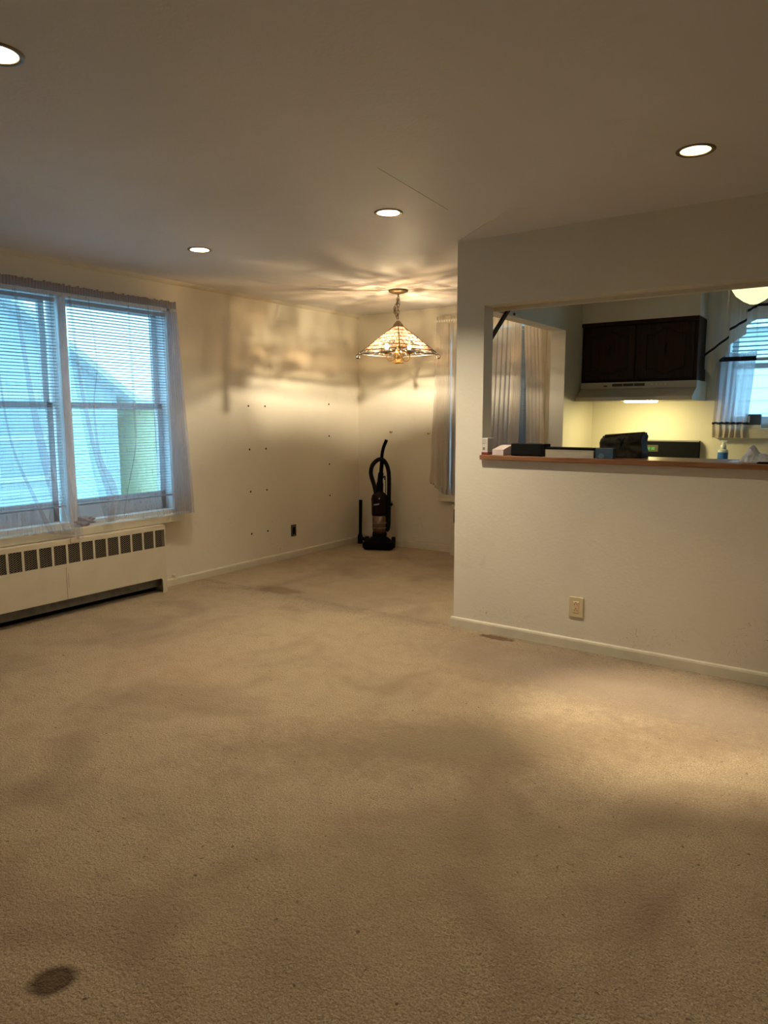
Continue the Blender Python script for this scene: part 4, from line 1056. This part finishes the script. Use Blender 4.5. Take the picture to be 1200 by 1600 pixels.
# each step: hem and stripe rise from left to right
STEP = [(-1.212, -1.045, 1.735, 1.870, 1.862, 1.990), (-1.055, -.928, 1.900, 1.995, 2.040, 2.112), (-.94, -.862, 2.045, 2.100, 2.172, 2.212), (-.87, -.02, 2.100, 2.100, 2.216, 2.216)]
for k, (x0, x1, h0, h1, s0, s1) in enumerate(STEP):
    m = MB(); n = 40 if k < 3 else 60; prev = None; yb = -.075 - .006 * (3 - k)
    for i in range(n + 1):
        u = i / n; x = x0 + (x1 - x0) * u; hem = h0 + (h1 - h0) * u ** .8
        if k == 0:
            HP = [(-1.215, 1.745), (-1.18, 1.715), (-1.145, 1.655), (-1.128, 1.790), (-1.04, 1.865)]
            for (xa, za), (xb, zb_) in zip(HP, HP[1:]):
                if xa <= x <= xb: hem = za + (zb_ - za) * (x - xa) / (xb - xa)
        y = yb - .008 * math.sin(2 * PI * u * (2 if k < 3 else 9)) - .01 * u
        row = [m.bm.verts.new((x, y, 2.37 + (hem - 2.37) * j / 8)) for j in range(9)]
        if prev:
            for j in range(8): f = m.bm.faces.new((prev[j], row[j], row[j + 1], prev[j + 1])); f.smooth = True
        prev = row
    pl = m.obj('pleat', M['kcream'], t)
    m = MB(); prev = None
    for i in range(n + 1):
        u = i / n; x = x0 + (x1 - x0) * u; s = s0 + (s1 - s0) * u
        y = yb - .008 * math.sin(2 * PI * u * (2 if k < 3 else 9)) - .01 * u - .004
        row = [m.bm.verts.new((x, y, s)), m.bm.verts.new((x, y, s - .021))]
        if prev: m.bm.faces.new((prev[0], row[0], row[1], prev[1]))
        prev = row
    o = m.obj('navy_stripe', M['navy'], pl)
m = MB(); m.tube([(-1.20, -.06, 2.36), (.15, -.06, 2.36)], .009, 10); m.box(-1.205, -1.195, -.06, -.001, 2.35, 2.37); m.box(.14, .15, -.06, -.001, 2.35, 2.37); m.obj('rod', M['white'], t)
t = thing('cafe_curtain', 'short white cafe curtain with navy bands over the kitchen sill', 'curtain', **kw)
c = cloth(lambda v: -1.115 - .02 * v, lambda v: -.855 - .03 * v, 1.80, 1.325, 5.5, .013, .008, -.06, 90, 20, seed=41); c.obj('panel', M['kcafe'], t)
c = cloth(lambda v: -1.135, lambda v: -.885, 1.312, 1.205, 5.5, .013, .004, -.062, 90, 6, seed=41); c.obj('hem_band', M['khem'], t)
c = cloth(lambda v: -1.137, lambda v: -.883, 1.328, 1.308, 5.5, .013, .004, -.064, 90, 2, seed=41); c.obj('lower_navy_band', M['navy'], t)
c = cloth(lambda v: -1.11, lambda v: -.850, 1.830, 1.795, 6, .003, .001, -.074, 90, 3, seed=42); c.obj('upper_navy_band', M['navy'], t)
ruffle(-1.105, -.848, 1.826, 1.862, -.06, 9, .008, 12).obj('ruffle', M['kcafe'], t)
m = MB(); m.tube([(-1.115, -.055, 1.812), (.06, -.055, 1.812)], .006, 8); m.box(-1.118, -1.110, -.055, -.001, 1.806, 1.818); m.box(.055, .063, -.055, -.001, 1.806, 1.818); m.obj('rod', M['white'], t)

# ------------------------------------------------------------ outside
m = MB(); m.box(-40, 30, -30, 45, -1.25, -1.15); struct(m.obj('ground', M['ground']))
def house(name, label, loc, rz, w, d, h, roof_h, wallm, windows=(), gable_front=True):
    """front face at local y = 0 looking to -y, x from 0 to w"""
    t = thing(name, label, 'house', loc, rz)
    m = MB(); m.box(0, w, .03, d, 0, h)
    m.prism([(0, h), (w, h), (w / 2, h + roof_h)], .03, d, 'y') if gable_front else None
    m.obj('wall', wallm, t)
    bm_ = MB(); bm_.prism([(-.012, 0), (.0, .16), (.02, .16), (.02, 0)], 0, 1, 'x'); bmesh_ = bm_.mesh('siding_board', wallm)
    z = 0; 
    while z < h + (roof_h if gable_front else 0) - .2:
        ww, x0 = w, 0
        if z > h: ww = w * (1 - (z - h + .15) / roof_h); x0 = (w - ww) / 2
        if ww > .3:
            o = part_copy(bmesh_, 'siding_board', t, (x0, .01, z)); o.scale = (ww, 1, 1)
        z += .16
    m = MB()
    if gable_front:
        for s in (0, 1):
            a = Vector((-.3 if s == 0 else w + .3, 0, h - .3 * roof_h / (w / 2))); b = Vector((w / 2, 0, h + roof_h))
            m.prism([(a.x, a.z), (b.x, b.z), (b.x, b.z + .12), (a.x, a.z + .12)], -.3, d + .2, 'y')
    else:
        m.prism([(-.3, h), (d / 2, h + roof_h), (d + .3, h), (d + .3, h + .1), (d / 2, h + roof_h + .12), (-.3, h + .1)], -.2, w + .2, 'x')
    m.obj('roof', M['roofm'], t)
    for (x, z, ww, hh) in windows:
        m = MB(); m.box(x - .08, x + ww + .08, -.05, .02, z - .08, z + hh + .08, .01); f = m.obj('window', M['white'], t)
        m = MB(); m.box(x, x + ww, -.055, -.045, z, z + hh); m.obj('pane', M['farpane'], f)
        m = MB(); m.box(x, x + ww, -.065, -.05, z + hh / 2 - .03, z + hh / 2 + .03); m.obj('meeting_rail', M['white'], f)
    return t
# beyond the left wall: facades look towards +X  (local -y -> +X : rz = 90 deg, local x -> +Y)
house('neighbour_house', 'pale blue neighbour house with gable beyond the left part of the big window', (-11.0, 2.2, -1.15), PI / 2, 5.4, 6, 2.9, 1.9, M['siding'], ((.9, 1.6, .9, 1.2), (3.3, 1.6, .9, 1.2)))
house('neighbour_house', 'cream yellow neighbour house beyond the right half of the big window', (-10.2, 8.1, -1.15), PI / 2, 6.5, 6, 2.65, .25, M['siding2'], ((3.2, 1.4, .9, 1.2),), False)
# beyond the far wall: facades look to -Y
house('neighbour_house', 'white neighbour house seen through the kitchen window', (-3.2, 10.2, -1.15), 0, 8.0, 5, 3.6, 1.6, M['siding3'], ((2.35, 2.2, .35, 1.1), (4.6, 1.9, .8, 1.2)), False)
